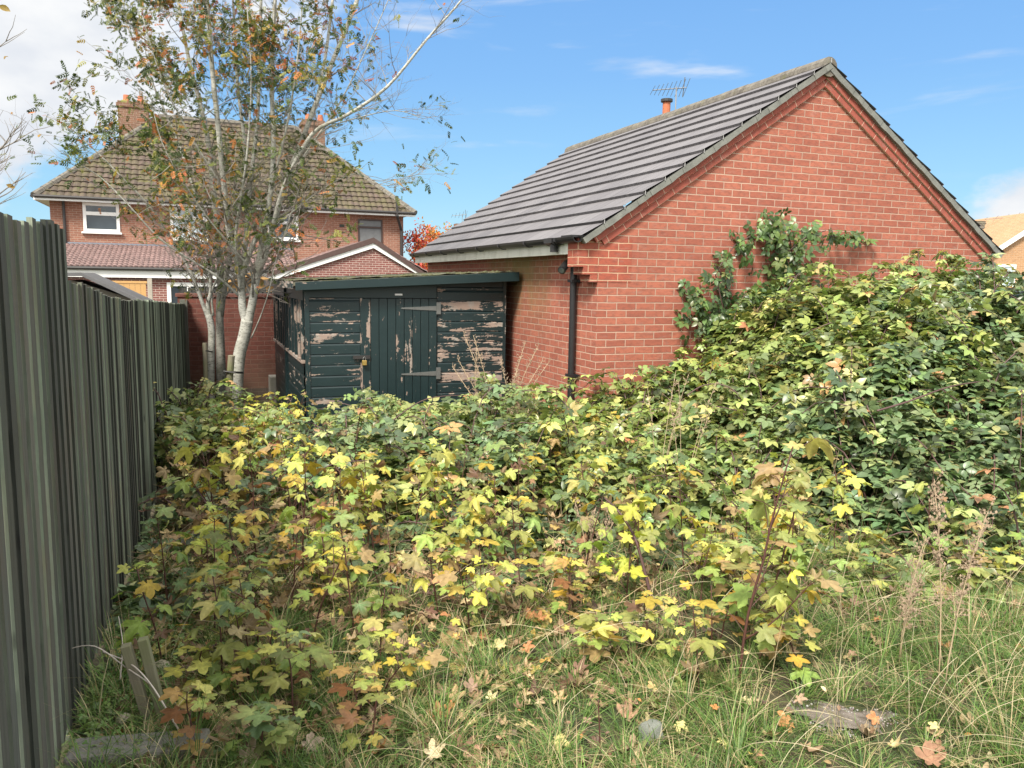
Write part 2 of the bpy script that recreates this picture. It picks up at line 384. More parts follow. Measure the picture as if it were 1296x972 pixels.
def shed_mat(name, vertical=False, peel=.5):
    m = Mat(name); co = m.coord('Object'); c0 = m.n('ShaderNodeSeparateColor'); m.L.new(m.attr('col'), c0.inputs[0])
    sc = (1.9, 1.9, 12) if not vertical else (9, 9, 2.2)
    n = m.noise(m.map(co, sc), 1.25, 9, .66)
    n = m.math('ADD', n, m.math('MULTIPLY', m.math('SUBTRACT', m.noise(co, 22, 5, .7), .5), .30))
    # each board carries its own amount of flaking in the red channel
    lv = m.math('ADD', n, m.math('MULTIPLY', m.math('SUBTRACT', c0.outputs[0], .5), .5))
    f = m.ramp(lv, [(.555, 0), (.575, 1)])
    sp_ = m.ramp(m.noise(m.map(co, (1, 1, 1.4)), 34, 4, .75), [(.70, 0), (.72, 1)])
    f = m.math('MAXIMUM', f, m.math('MULTIPLY', sp_, .8))
    paint = m.mix(m.noise(m.map(co, (2, 2, 5)), 3, 5), (.005, .017, .019), (.012, .030, .033))
    wood = m.mix(m.noise(m.map(co, (3, 3, 40) if not vertical else (40, 40, 2)), 2, 6, .7), (.17, .12, .095), (.40, .31, .26))
    wood = m.mix(m.ramp(m.noise(co, 6, 5), [(.5, 0), (.7, .7)]), wood, (.30, .33, .31))
    m.color(m.mix(f, paint, wood)); m.rough(m.math('ADD', m.math('MULTIPLY', f, .4), .42))
    m.bump(m.math('MULTIPLY', f, -1), .5, .003); return m.m
M_shed = shed_mat('flaking_green_paint'); M_shed_v = shed_mat('flaking_green_paint_door', True)
def shedroof_mat():
    m = Mat('mossy_shed_felt'); co = m.coord('Object')
    c = m.mix(m.ramp(m.noise(co, 5, 7, .7), [(.4, 0), (.6, 1)]), (.13, .12, .10), (.075, .085, .03))
    c = m.mix(m.ramp(m.noise(co, 14, 6, .7), [(.6, 0), (.7, .8)]), c, (.20, .11, .06))
    m.color(c); m.rough(.95); m.bump(m.noise(co, 30, 6), .9, .02); return m.m
M_shedroof = shedroof_mat()
def bark_mat(name, a, b, dark, white=0):
    m = Mat(name); co = m.coord('Object')
    c = m.mix(m.ramp(m.noise(m.map(co, (1, 1, 2.5)), 5, 7, .65), [(.35, 0), (.65, 1)]), a, b)
    c = m.mix(m.ramp(m.noise(m.map(co, (1, 1, 3.5)), 22, 6, .75), [(.51, 0), (.62, .85)]), c, dark)
    c = m.mix(m.ramp(m.noise(co, 2.6, 5), [(.52, 0), (.7, .5)]), c, (.12, .13, .07))
    m.color(c); m.rough(.85); m.bump(m.noise(m.map(co, (1, 1, 3)), 40, 5, .7), .7, .006); return m.m
M_bark = bark_mat('pale_grey_bark', (.33, .33, .29), (.52, .52, .47), (.07, .065, .055))
M_bark2 = bark_mat('darker_grey_bark', (.22, .215, .19), (.40, .40, .35), (.05, .045, .04))
M_twig = plain('fine_twig_bark', (.22, .20, .175), .8, .35, 6)
M_redstem = plain('dark_red_sapling_stem', (.085, .035, .028), .55, .4, 9)
M_cane = plain('purple_brown_bramble_cane', (.085, .045, .042), .55, .45, 8)
M_petiole = M_redstem
M_deadstem = plain('dry_straw_stem', (.40, .31, .20), .8, .3, 9)
M_whitetwig = plain('bleached_twig', (.58, .52, .45), .8, .2, 9)
M_syc = leaf_mat('sycamore_leaf', .34, .5, .35, (.16, .08, .03), .45)
M_bram = leaf_mat('bramble_leaf', .22, .36, .55)
M_rowan = leaf_mat('rowan_leaf', .3, .5, .3)
M_dead = leaf_mat('dead_leaf', .12, .7, .25, (.05, .03, .02), .5)
M_grass = leaf_mat('grass_blade', .25, .5, .3)

def ground_mat():
    m = Mat('soil_moss_and_thatch'); co = m.coord('Object')
    c = m.mix(m.ramp(m.noise(co, 4, 9, .72), [(.35, 0), (.65, 1)]), (.045, .036, .022), (.11, .095, .05))
    c = m.mix(m.ramp(m.noise(co, 1.7, 7, .65), [(.45, 0), (.62, .85)]), c, (.055, .085, .022))
    c = m.mix(m.ramp(m.noise(co, 45, 6, .8), [(.55, 0), (.7, .7)]), c, (.20, .15, .08))
    m.color(c); m.rough(.95); m.bump(m.noise(co, 25, 7, .75), 1.0, .03); return m.m
M_ground = ground_mat()

# ------------------------------------------------------------------ frames and terrain
AZ = R(21.8); GX = np.array([math.cos(AZ), math.sin(AZ)]); GY = np.array([-math.sin(AZ), math.cos(AZ)])
P0 = np.array([.845, 8.0])
def sst(x, a, b):
    t = np.clip((np.asarray(x, float) - a) / (b - a), 0, 1); return t * t * (3 - 2 * t)
def ground(x, y):
    x = np.asarray(x, float); y = np.asarray(y, float)
    z = .37 * (1 - sst(y, 2.0, 9.5))
    z = z + .02 * np.sin(x * 2.3 + 1) * np.cos(y * 1.9) * sst(y, -4, 2) * (1 - sst(y, 9, 14))
    return z
gxs = np.concatenate([np.linspace(-400, -9, 14), np.linspace(-8.5, 9, 110), np.linspace(9.6, 400, 14)])
gys = np.concatenate([np.linspace(-60, -2, 8), np.linspace(-1.5, 13, 110), np.linspace(14, 900, 18)])
XX, YY = np.meshgrid(gxs, gys); ZZ = ground(XX, YY)
gv = np.stack([XX.ravel(), YY.ravel(), ZZ.ravel()], 1)
nx_, ny_ = len(gxs), len(gys)
gi = (np.arange(ny_ - 1)[:, None] * nx_ + np.arange(nx_ - 1)[None]).ravel()
gf = np.stack([gi, gi + 1, gi + 1 + nx_, gi + nx_], 1)
g_o = raw('ground', gv, gf, M_ground, smooth=True); tag(g_o, kind='structure')

# ================================================================== GARAGE
gar = tag(empty('brick_garage', (P0[0], P0[1], 0), AZ), 'orange-red brick garage with grey tiled pitched roof, its gable wall facing the brambles', 'garage')
GW, GL, EV, AP = 5.42, 6.3, 2.42, 4.40
def roof_courses(mb, xr, length, gauge, thick, wave=0, period=.3, sub=6, c=None):
    """tile courses in a local plane: x along eave, y up slope, z normal; xr(y)->(x0,x1)"""
    n = int(math.ceil(length / gauge))
    for k in range(n):
        y0 = k * gauge; y1 = min(length, y0 + gauge + .03)
        a0, b0 = xr(y0); a1, b1 = xr(min(length, y0 + gauge))
        lo, hi = min(a0, a1), max(b0, b1)
        if wave: xs = np.arange(math.floor(lo / period) * period, hi + period, period / sub)
        else: xs = np.array([lo, hi])
        xs = np.unique(np.clip(xs, lo, hi))
        vs = []; fs = []
        for x in xs:
            wz = wave * abs(math.sin(math.pi * x / period)) if wave else 0
            sc_ = (.03 * abs(math.sin(math.pi * x / period)) if wave else 0)
            xa = min(max(x, a0), b0); xb = min(max(x, a1), b1)
            vs += [(xa, y0 - sc_, 0), (xa, y0 - sc_, thick + wz), (xb, y1, .004 + wz)]
        for i in range(len(xs) - 1):
            a = 3 * i; b = a + 3
            fs += [(a, b, b + 1, a + 1), (a + 1, b + 1, b + 2, a + 2)]
        mb._add(vs, fs, c)
# walls
f_ = lambda x: EV + (AP - EV) * (1 - abs(x - GW / 2) / (GW / 2))
MB().prism([(0, -.2), (GW, -.2), (GW, 2.47), (GW / 2, 4.33), (0, 2.47)], 'y', 0, .22).build('gable_wall', MB_brick, gar)
MB().box(0, .22, .22, GL, -.2, EV - .02).build('side_wall', MB_brick_side, gar)
MB().box(GW - .22, GW, .22, GL, -.2, EV - .02).build('side_wall', MB_brick_side, gar)
MB().prism([(.22, -.2), (GW - .22, -.2), (GW - .22, EV - .2), (GW / 2, AP - .3), (.22, EV - .2)], 'y', GL - .22, GL).build('rear_wall', MB_brick, gar)
# roof planes
EX = .22; run = GW / 2 + EX; pit = math.atan(.672); slope = run / math.cos(pit)
roof = MB(); roof_courses(roof, lambda y: (-(GL + .06), .088), slope, .272, .035)
# local x -> along +y of garage reversed; plane placed by rotation
def plane_obj(mb, name, mat, parent, origin, xdir, ydir, smooth=False):
    xd, yd = Vector(xdir).normalized(), Vector(ydir).normalized(); zd = xd.cross(yd)
    o = mb.build(name, mat, parent, smooth=smooth); mm = Matrix((xd, yd, zd)).transposed().to_4x4(); mm.translation = origin; o.matrix_local = mm; return o
zeave = 2.43
rf = plane_obj(roof, 'roof', MR_garage, gar, (-EX, 0, zeave), (0, -1, 0), (math.cos(pit), 0, math.sin(pit)))
roof2 = MB(); roof_courses(roof2, lambda y: (-.088, GL + .06), slope, .272, .035)
plane_obj(roof2, 'roof', MR_garage, gar, (GW + EX, 0, zeave), (0, 1, 0), (-math.cos(pit), 0, math.sin(pit)))
# ridge tiles (half rounds)
rm = MB(); zr = zeave + slope * math.sin(pit) - .01
for k in range(15):
    y0 = -.075 + k * .45
    if y0 > GL + .05: break
    y1 = min(y0 + .445, GL + .08)
    r0 = .105 + .004 * (k % 2)
    rm.tube([(GW / 2, y0, zr - .03), (GW / 2, y1, zr - .03)], r0, 14)
rm.build('ridge_tiles', M_ridge, gar, smooth=False)
# verge: mortar strip along both slopes, slightly ragged, and metal clips
for sgn in (0, 1):
    vm = MB(); n = 40
    pts = []
    for i in range(n + 1):
        d = slope * i / n; x = -EX + d * math.cos(pit); z = zeave + d * math.sin(pit)
        x = x if sgn == 0 else GW - x
        nxn = -math.sin(pit) if sgn == 0 else math.sin(pit)
        jit = random.uniform(-.006, .006)
        lo = (x - nxn * (.062 + jit), z - math.cos(pit) * (.062 + jit)); hi = (x - nxn * .003, z - math.cos(pit) * .003)
        pts.append((lo, hi))
    for (a, b), (c2, d2) in zip(pts[:-1], pts[1:]): vm.prism([a, c2, d2, b], 'y', -.085 + random.uniform(-.004, .004), .0)
    vm.build('verge_mortar', M_verge, gar)
    if sgn == 0:
        for k in range(1, 14):
            cm_ = MB()
            d = k * .272; x = -EX + d * math.cos(pit); z = zeave + d * math.sin(pit)
            cm_.bar((x, -.090, z - .005), (x + .008, -.080, z + .045), .006, .006)
            cm_.bar((x + .008, -.080, z + .043), (x + .015, -.02, z + .050), .006, .004)
            cm_.build('verge_clip', M_clip, gar)
# rake bands: two courses of dark red brick-on-bed following the slope, the upper one prouder
for sgn in (0, 1):
    for k, (off, hgt, pr) in enumerate(((.058, .068, .045), (.128, .068, .026))):
        ln = slope - .30 - .0 * k
        b = MB().box(-.02 if k == 0 else .05, (GW / 2 + .10) / math.cos(pit) - (off + .02) * math.tan(pit), -pr - .001 * sgn, .0 - .001, -off - hgt, -off)
        xd = Vector((math.cos(pit), 0, math.sin(pit))) if sgn == 0 else Vector((-math.cos(pit), 0, math.sin(pit)))
        if sgn: b.v = [(x, -y, z) for x, y, z in b.v]
        yd = Vector((0, 1, 0)) if sgn == 0 else Vector((0, -1, 0))
        zd = xd.cross(yd)
        o = b.build('rake_bricks', MB_rake, gar)
        start = -.10
        org = Vector((start, 0, zeave + (start + EX) * math.tan(pit))) if sgn == 0 else Vector((GW - start, 0, zeave + (start + EX) * math.tan(pit)))
        mm = Matrix((xd, yd, zd)).transposed().to_4x4(); mm.translation = org; o.matrix_local = mm
# corbel at the left eaves corner
cb_ = MB()
cb_.box(-.235, -.001, .0 - .002, .22, 2.155, 2.44)
cb_.box(-.165, -.002, -.001, .22, 2.08, 2.1549)
cb_.box(-.085, -.003, .001, .22, 2.005, 2.0799)
cb_.build('corbel', MB_corbel, gar)
cp = MB().box(0.0, .38, -.003, 0.002, 2.005, 2.44); cp.v = [(x, y, z) for x, y, z in cp.v]
cp.build('corbel_facing', MB_corbel, gar)
# soffit, fascia, gutter, downpipe
MB().box(-.195, -.001, .2205, GL, 2.295, 2.31).build('soffit', M_fascia, gar)
MB().box(-.215, -.195, .2205, GL + .02, 2.285, 2.45).build('fascia', M_fascia, gar)
gt = MB()
prof = [(.058 * math.cos(a), .058 * math.sin(a)) for a in np.linspace(math.pi, 2 * math.pi, 9)]
profi = [(.052 * math.cos(a), .052 * math.sin(a)) for a in np.linspace(2 * math.pi, math.pi, 9)]
gt.prism([(-.262 + u, 2.447 + v) for u, v in prof + profi], 'y', -.06, GL + .03)
gt.build('gutter', M_black, gar)
gb = MB()
for k in range(8):
    y = .35 + k * .82
    MB().prism([(-.325, 2.447), (-.325, 2.41), (-.262, 2.378), (-.216, 2.385), (-.216, 2.447)], 'y', y, y + .035).build('gutter_bracket', M_black, gar)
gb.prism([(-.328, 2.452), (-.328, 2.40), (-.262, 2.37), (-.216, 2.385), (-.216, 2.452)], 'y', .42, .62)
gb.box(-.325, -.06, -.034, .20, 2.4405, 2.462)
gb.build('gutter_joint', M_black, gar)
ot = MB(); ot.tube([(-.262, .50, 2.40), (-.262, .50, 2.31)], .042, 14); ot.build('gutter_outlet', M_black, gar, smooth=False)
dp = MB(); dp.tube([(-.055, .44, 2.19), (-.055, .44, .05)], .036, 16)
dp.build('downpipe', M_black, gar)
for z in (2.0, 1.0):
    dc = MB(); dc.box(-.10, 0.0, .385, .495, z, z + .03); dc.box(-.03, 0, .34, .54, z + .001, z + .031)
    dc.build('pipe_clip', M_black, gar)
# black cylindrical security camera under the eaves
scm = tag(empty('security_camera', (0, 0, 0)), 'small black cylindrical security camera on top of the garage downpipe', 'camera')
scm.location = (P0[0] + GX[0] * -.10 + GY[0] * .50, P0[1] + GX[1] * -.10 + GY[1] * .50, 2.19); scm.rotation_euler = (0, 0, AZ)
MB().tube([(0, 0, .02), (-.03, -.03, .0), (-.13, -.13, -.07)], [.034, .042, .042], 14).build('body', M_black, scm)
MB().tube([(-.128, -.128, -.068), (-.134, -.134, -.072)], .03, 14).build('lens', M_glass, scm)
MB().tube([(.08, -.02, .01), (0, 0, .03)], .018, 8).build('bracket', M_black, scm)

# ================================================================== SHED
SP = np.array([-2.364, 9.0])
shed = tag(empty('garden_shed', (SP[0], SP[1], 0), AZ), 'dark green wooden shed with flaking paint and a low sloping roof beside the garage', 'shed')
SW, SD = 2.43, 3.6
ZL, ZR = 1.90, 2.04
def shiplap(x0, x1, zfun, y, board=.124, z0=0.02, seed=0, hi=.5, lo=.2, axis='y', cut=None):
    mb = MB(); rr = random.Random(seed); z = z0
    top = max(zfun(x0), zfun(x1))
    k = 0
    while z < top - .01:
        z1 = min(z + board, top)
        amt = lo + (hi - lo) * rr.random()
        segs = [(x0, x1)]
        if z1 >= top - .0001 or z1 > min(zfun(x0), zfun(x1)): pass
        for a, b in segs:
            za, zb = min(z1, zfun(a)), min(z1, zfun(b))
            if axis == 'y': P = lambda u, d, zz: (u, y - d, zz)
            else: P = lambda u, d, zz: (y - d, u, zz)
            # profile: bottom thick, rebated round top
            lev = [(z, .004), (z, .019), (z + .80 * (z1 - z), .018), (z + .93 * (z1 - z), .010), (z1, .006)]
            vs = []; fs = []
            for (zz, d) in lev:
                fr = (zz - z) / max(1e-6, (z1 - z))
                vs += [P(a, d, z + (za - z) * fr if za > z else z), P(b, d, z + (zb - z) * fr if zb > z else z)]
            for i in range(len(lev) - 1): fs.append((2 * i, 2 * i + 1, 2 * i + 3, 2 * i + 2))
            mb._add(vs, fs, (amt, amt, amt))
        z = z1; k += 1
    return mb
zf = lambda x: ZL + (ZR - ZL) * x / SW
DX0, DX1 = .64, 1.545
o1 = shiplap(.03, DX0 - .02, lambda x: 1.78, 0, seed=3, hi=.56, lo=.31).build('front_boards', M_shed, shed)
o2 = shiplap(DX1 + .01, SW - .005, lambda x: 1.92, 0, seed=8, hi=.70, lo=.38).build('front_boards', M_shed, shed)
MB().prism([(0.02, 1.785), (DX1, 1.785), (DX1, zf(DX1)), (.02, zf(.02))], 'y', -.016, 0, .15).build('head_board', M_shed, shed)
MB().prism([(DX1 + .002, 1.925), (SW, 1.925), (SW, zf(SW)), (DX1 + .002, zf(DX1))], 'y', -.015, 0, .35).build('head_board', M_shed, shed)
bk = MB(); bk.prism([(.01, 0), (SW - .01, 0), (SW - .01, zf(SW) - .01), (.01, zf(0) - .01)], 'y', .001, SD)
bk.build('carcass', plain('shed_inner_dark', (.02, .025, .025), .9), shed)
tr_ = MB(); tr_.box(-.008, .045, -.03, -.001, 0, ZL, .45); tr_.build('corner_trim', M_shed_v, shed); tr_ = MB(); tr_.box(SW - .03, SW + .01, -.026, .0, 0, ZR - .02, .4)
tr_.build('corner_trim', M_shed_v, shed)
# door of vertical boards
door = MB(); nb = 9; bwid = (DX1 - DX0) / nb
for k in range(nb):
    amt = [.50, .26, .28, .24, .42, .46, .26, .22, .34][k]
    door.box(DX0 + k * bwid + .0025, DX0 + (k + 1) * bwid - .0025, -.036, -.012, .06, 1.775, amt)
dobj = door.build('door', M_shed_v, shed, bevel=.003)
MB().box(DX0 + .003, DX1 - .003, -.014, -.008, .06, 1.77, .0).build('door_backing', plain('dark_gap', (.004, .008, .008), .8), dobj)
MB().box(DX0 - .018, DX0 + .012, -.034, -.002, .05, 1.78, .62).build('door_jamb', M_shed_v, shed)
for z in (1.665, .878):
    h = MB(); h.prism([(DX1 - .44, z - .008), (DX1 - .01, z - .028), (DX1 - .01, z + .028), (DX1 - .44, z + .008)], 'y', -.044, -.0365)
    h.box(DX1 - .008, DX1 + .045, -.045, -.02, z - .07, z + .07)
    h.build('hinge', M_metal, shed)
pl = MB().box(DX0 - .11, DX0 + .09, -.055, -.036, 1.075, 1.115); po = pl.build('hasp', M_blackpaint, shed)
pk = MB().box(DX0 - .01, DX0 + .045, -.085, -.055, 1.0, 1.06); pk.build('padlock', M_brass, po, bevel=.006)
sh_ = MB().tube([(DX0 + .003, -.07, 1.06), (DX0 + .003, -.07, 1.085), (DX0 + .018, -.07, 1.10), (DX0 + .032, -.07, 1.085), (DX0 + .032, -.07, 1.06)], .005, 8); sh_.build('shackle', M_metal, po)
MB().box(1.035, 1.125, -.022, -.016, 1.815, 1.835).build('name_plate', M_white, shed)
# left side: boards below, boarded windows above
shiplap(.04, SD, lambda x: 1.03, 0, seed=21, hi=.5, lo=.2, axis='x').build('side_boards', M_shed, shed)
ws = MB()
ws.box(-.018, .0, .04, SD, 1.75, 1.885, .35); 
ws.box(-.045, -.001, .02, SD, 1.03, 1.065, .8)
ws.build('window_sill', M_shed, shed)
for k in range(2):
    y0 = .12 + k * 1.78; y1 = y0 + 1.62
    fr = MB(); nn_ = 5
    for i in range(nn_ + 1):
        y = y0 + (y1 - y0) * i / nn_; fr.box(-.035, -.002, y - .03, y + .03, 1.066, 1.75, .5)
    fo = fr.build('window', M_shed_v, shed)
    MB().box(-.012, -.004, y0, y1, 1.07, 1.745).build('pane', plain('dusty_dark_glass', (.05, .055, .05), .25, .5, 6), fo)
MB().box(-.05, -.001, 1.80, 1.86, 0, 1.88, .2).build('side_post', M_shed, shed)
# roof sheet, fascia
slp = (ZR - ZL) / SW
rfm = MB(); n = 26
def zrf(x): return ZL + .02 + slp * x
rv = []; rfs = []
ys = np.linspace(-.16, SD + .1, 30); xs = np.linspace(-.14, SW + .12, 30)
rr = random.Random(5)
for y in ys:
    for x in xs:
        edge = (x < -.1 or y < -.1)
        rv.append((x, y, zrf(x) + .05 + rr.uniform(0, .018)))
for j in range(29):
    for i in range(29):
        a = j * 30 + i; rfs.append((a, a + 1, a + 31, a + 30))
rfm._add(rv, rfs); rfm.prism([(-.14, zrf(-.14)), (SW + .12, zrf(SW + .12)), (SW + .12, zrf(SW + .12) + .048), (-.14, zrf(-.14) + .048)], 'y', -.16, SD + .1)
ro = rfm.build('roof', M_shedroof, shed, smooth=False)
fa = MB(); fa.prism([(-.12, zrf(-.12) - .05), (SW + .12, zrf(SW + .12) - .062), (SW + .12, zrf(SW + .12) + .048), (-.12, zrf(-.12) + .04)], 'y', -.182, -.161, .30)
fa.build('fascia', M_shed, ro, bevel=.003)
MB().box(-.165, -.142, -.16, SD, zrf(-.14) - .03, zrf(-.14) + .05, .6).build('side_fascia', M_shed, ro)
# moss cushions along the roof front
mo = MB(); rr = random.Random(9)
for k in range(150):
    x = rr.uniform(-.13, SW + .1); y = rr.choice([rr.uniform(-.15, .2), rr.uniform(-.15, 2)]); r = rr.uniform(.012, .038)
    z = zrf(x) + .055
    vs = []; 
    for lev, (rad, hz) in enumerate(((1, 0), (.75, .6))):
        for q in range(6): a = q * math.pi / 3 + rr.random() * .4; vs.append((x + r * rad * math.cos(a), y + r * rad * math.sin(a), z + hz * r * .6))
    vs.append((x, y, z + r * .7))
    mo._add(vs, [(q, (q + 1) % 6, 6 + (q + 1) % 6, 6 + q) for q in range(6)] + [(6 + q, 6 + (q + 1) % 6, 12) for q in range(6)])
mo.build('moss', plain('roof_moss', (.075, .075, .035), .95, .5, 12), ro)

# ================================================================== FENCE
FA = Vector((-1.534, 2.532, 0)); FB = Vector((-5.15, 12.38, 0)); FD = (FB - FA).normalized(); FL = (FB - FA).length
FN = Vector((FD.y, -FD.x, 0))     # towards the garden
faz = math.atan2(FD.y, FD.x)
fen = tag(empty('board_fence', (FA.x, FA.y, 0), faz), 'tall grey-green weathered close-board timber fence running along the left side', 'fence')
def ftop(u):   # along-fence distance -> top height of the low run
    Y = FA.y + FD.y * u
    return float(np.interp(Y, [3.0, 3.3, 3.8, 4.6, 5.6, 7.2, 11, 12.5], [1.975, 1.965, 1.92, 1.86, 1.83, 1.77, 1.62, 1.58]))
USTEP = .60
def boards(u0, u1, topf, seed, gap=.0, bwid=.098, out=0.0):
    mb = MB(); u = u0; rr = random.Random(seed)
    while u < u1:
        x, y = FA.x + FD.x * u, FA.y + FD.y * u
        zb = float(ground(x, y)) + rr.uniform(-.03, .03) + .02
        zt = topf(u) + rr.uniform(-.008, .008)
        wd = bwid * rr.uniform(.93, 1.04); tw = rr.uniform(-.003, .003); g = rr.uniform(.55, 1.3)
        tint = (g * rr.uniform(.95, 1.08), g, g * rr.uniform(.93, 1.05))
        th = .018 + rr.uniform(0, .006)
        # near edge stands proud (towards -y local = garden side), far edge tucks under the next
        e = rr.uniform(.002, .004)
        prof = [(u, -out - .0135 - e), (u + wd, -out - .0085), (u + wd, -out - .001), (u + .0, -out - .001)]
        b = len(mb.v)
        vs = [(px_, py_, zb) for px_, py_ in prof] + [(px_, py_, zt) for px_, py_ in prof]
        mb.v += vs; mb.f += [(b, b + 1, b + 5, b + 4), (b + 1, b + 2, b + 6, b + 5), (b + 2, b + 3, b + 7, b + 6), (b + 4, b + 5, b + 6, b + 7), (b, b + 3, b + 2, b + 1)]
        mb.c += [tint] * 8
        # thick edge
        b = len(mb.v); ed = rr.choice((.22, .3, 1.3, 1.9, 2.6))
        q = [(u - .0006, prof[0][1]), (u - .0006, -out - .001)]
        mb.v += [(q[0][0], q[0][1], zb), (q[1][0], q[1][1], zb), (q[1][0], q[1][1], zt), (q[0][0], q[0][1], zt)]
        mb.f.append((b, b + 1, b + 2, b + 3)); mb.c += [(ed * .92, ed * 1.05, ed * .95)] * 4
        u += wd + gap * rr.uniform(.7, 1.3)
    return mb
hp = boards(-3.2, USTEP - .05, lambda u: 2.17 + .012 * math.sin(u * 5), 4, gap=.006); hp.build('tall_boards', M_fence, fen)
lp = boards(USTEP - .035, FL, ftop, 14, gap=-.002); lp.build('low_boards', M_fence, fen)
rl = MB()
for zz in (.55, 1.25): rl.box(-3.2, USTEP, .001, .04, zz + .25, zz + .33, .8)
for k in range(12):
    u0 = USTEP + k * (FL - USTEP) / 12; u1 = u0 + (FL - USTEP) / 12
    for zz in (.45, 1.15): rl.bar((u0, .022, zz + .2 * (1 - k / 12)), (u1, .022, zz + .2 * (1 - (k + 1) / 12)), .04, .07, c=.8)
rl.build('rails', M_fence, fen)
for u in [-2.4, -.9, USTEP, 2.6, 4.6, 6.6, 8.6, FL - .1]:
    MB().box(u - .05, u + .05, .045, .14, -.3, (2.1 if u < USTEP else ftop(max(u, USTEP)) - .06), .9).build('post', M_fence, fen)
MB().box(FL - .02, FL + .05, -.06, .05, 0, 1.64, 1.1).build('end_post', M_fence, fen, bevel=.005)

# concrete kerb and leaning posts beside the fence
kb = tag(MB().box(-.20, .24, -.06, .07, -.2, .08).build('concrete_kerb', M_conc, None, bevel=.012, loc=(-1.27, 2.50, float(ground(-1.2, 2.5)) - .02), rot=(0, .02, R(12))), 'rough grey concrete kerb block at the foot of the fence', 'kerb')
me_ = kb.data
for k, (bx, by, lean, lab) in enumerate(((-1.34, 2.86, -.10, 'thin grey leaning timber stake, the left of the pair by the kerb'), (-1.29, 2.87, -.085, 'mossy green leaning timber stake, the right of the pair by the kerb'))):
    st = MB().box(-.016, .018, -.015, .018, -.1, .36 + .02 * k)
    tag(st.build('timber_stake', M_post if k else M_stake, None, bevel=.003, loc=(bx + .02, by - .12, float(ground(bx, by)) - .02), rot=(.06, lean * 1.9, R(15))), lab, 'stake')

# ================================================================== GARDEN WALL
WP = (-5.20, 12.42)
gw_ = tag(empty('garden_wall', (WP[0], WP[1], 0), AZ), 'dark red brick garden wall behind the multi-stemmed tree, between fence and shed', 'wall')
MB().box(-.05, 1.62, 0, .215, .2, 1.68).build('wall', MB_wall, gw_)
MB().box(-.05, 1.62, -.003, .22, -.2, .1995).build('plinth', brick_mat('blue_black_brick', (.02, .023, .03), (.03, .033, .045), (.10, .10, .10), stain_amt=.2), gw_)
MB().box(-.08, 1.65, -.02, .235, 1.6805, 1.735).build('coping', MB_wall, gw_, bevel=.004)
MB().box(1.28, 1.60, -.35, -.02, -.1, .42).build('step_block', M_conc, gw_, bevel=.01)

# ================================================================== NEIGHBOUR HOUSE
HP = (-15.59, 27.0)
hou = tag(empty('semi_detached_house', (HP[0], HP[1], 0), AZ), 'two-storey brick house with mossy brown hipped roof and two chimneys behind the tree', 'house')
HW, HD, HE = 12.1, 8.2, 4.55
MB().box(0, HW, 0, HD, 0, HE).build('wall', MB_house, hou)
def hip_face(length_e, inset_l, inset_r, slopelen):
    mb = MB(); roof_courses(mb, lambda y: (inset_l * y / slopelen, length_e - inset_r * y / slopelen), slopelen, .32, .05, wave=.04, period=.22, sub=6); return mb
ov = .38; RZ = 8.15; rn = HD / 2 + ov; sl_ = math.hypot(rn, RZ - HE + .05); 
EL_ = HW + 2 * ov; il, ir = 3.75, 3.95
zz0 = HE - .02
py_ = math.atan2(RZ - HE, rn)
hr = MB(); roof_courses(hr, lambda y: (il * y / sl_, EL_ - ir * y / sl_), sl_, .32, .05, wave=.04, period=.22, sub=6)
hro = plane_obj(hr, 'roof', MR_house, hou, (-ov, -ov, zz0), (1, 0, 0), (0, math.cos(py_), math.sin(py_)))
side = MB(); A0, B0 = (-ov, -ov, zz0), (-ov, HD + ov, zz0); RL = (-ov + il, HD / 2, RZ); RR = (HW + ov - ir, HD / 2, RZ); C0, D0 = (HW + ov, -ov, zz0), (HW + ov, HD + ov, zz0)
side._add([A0, B0, RL, C0, D0, RR], [(0, 1, 2), (3, 5, 4), (1, 4, 5, 2), (0, 3, 4, 1)])
side.build('rear_roof', MR_house, hou)
rh = MB()
for a, b in ((A0, RL), (C0, RR), (RL, RR)):
    a, b = Vector(a), Vector(b); n = int((b - a).length / .42)
    for k in range(n): p, q = a.lerp(b, k / n), a.lerp(b, (k + .97) / n); rh.tube([p + Vector((0, 0, .03)), q + Vector((0, 0, .03))], [.13, .12], 8)
rh.build('ridge_tiles', M_ridge, hou)
sf = MB(); sf.box(-ov, HW + ov, -ov, -.001, HE - .10, HE - .07); sf.box(-ov, HW + ov, -ov - .02, -ov, HE - .12, HE + .02); sf.box(-ov, 0, 0, HD, HE - .10, HE - .07); sf.box(-ov - .02, -ov, -ov, HD, HE - .12, HE + .02)
sf.build('soffit', M_white, hou)
gg = MB(); gg.tube([(-ov, -ov - .06, HE + .0), (HW + ov, -ov - .06, HE + .0)], .055, 8); gg.tube([(-ov - .06, -ov, HE), (-ov - .06, HD, HE)], .055, 8); gg.build('gutter', M_blackpaint, hou)
def window(par, x0, x1, z0, z1, y, fm, gm, splitz=None, splitx=(), bar=.07, sill=True):
    wn = empty_mesh = MB(); d = .05
    wn.box(x0, x0 + bar, y - d, y, z0, z1); wn.box(x1 - bar, x1, y - d, y, z0, z1)
    wn.box(x0 + bar, x1 - bar, y - d, y, z0, z0 + bar); wn.box(x0 + bar, x1 - bar, y - d, y, z1 - bar, z1)
    if splitz: wn.box(x0 + bar, x1 - bar, y - d - .012, y, splitz - bar * .6, splitz + bar * .6)
    for sx in splitx: wn.box(sx - bar * .45, sx + bar * .45, y - d - .004, y, z0 + bar, z1 - bar)
    if sill: wn.box(x0 - .06, x1 + .06, y - .11, y - .001, z0 - .06, z0 - .001)
    o = wn.build('window', fm, par, bevel=.006)
    MB().box(x0 + bar * .5, x1 - bar * .5, y - .018, y - .008, z0 + bar * .5, z1 - bar * .5).build('pane', gm, o)
    return o
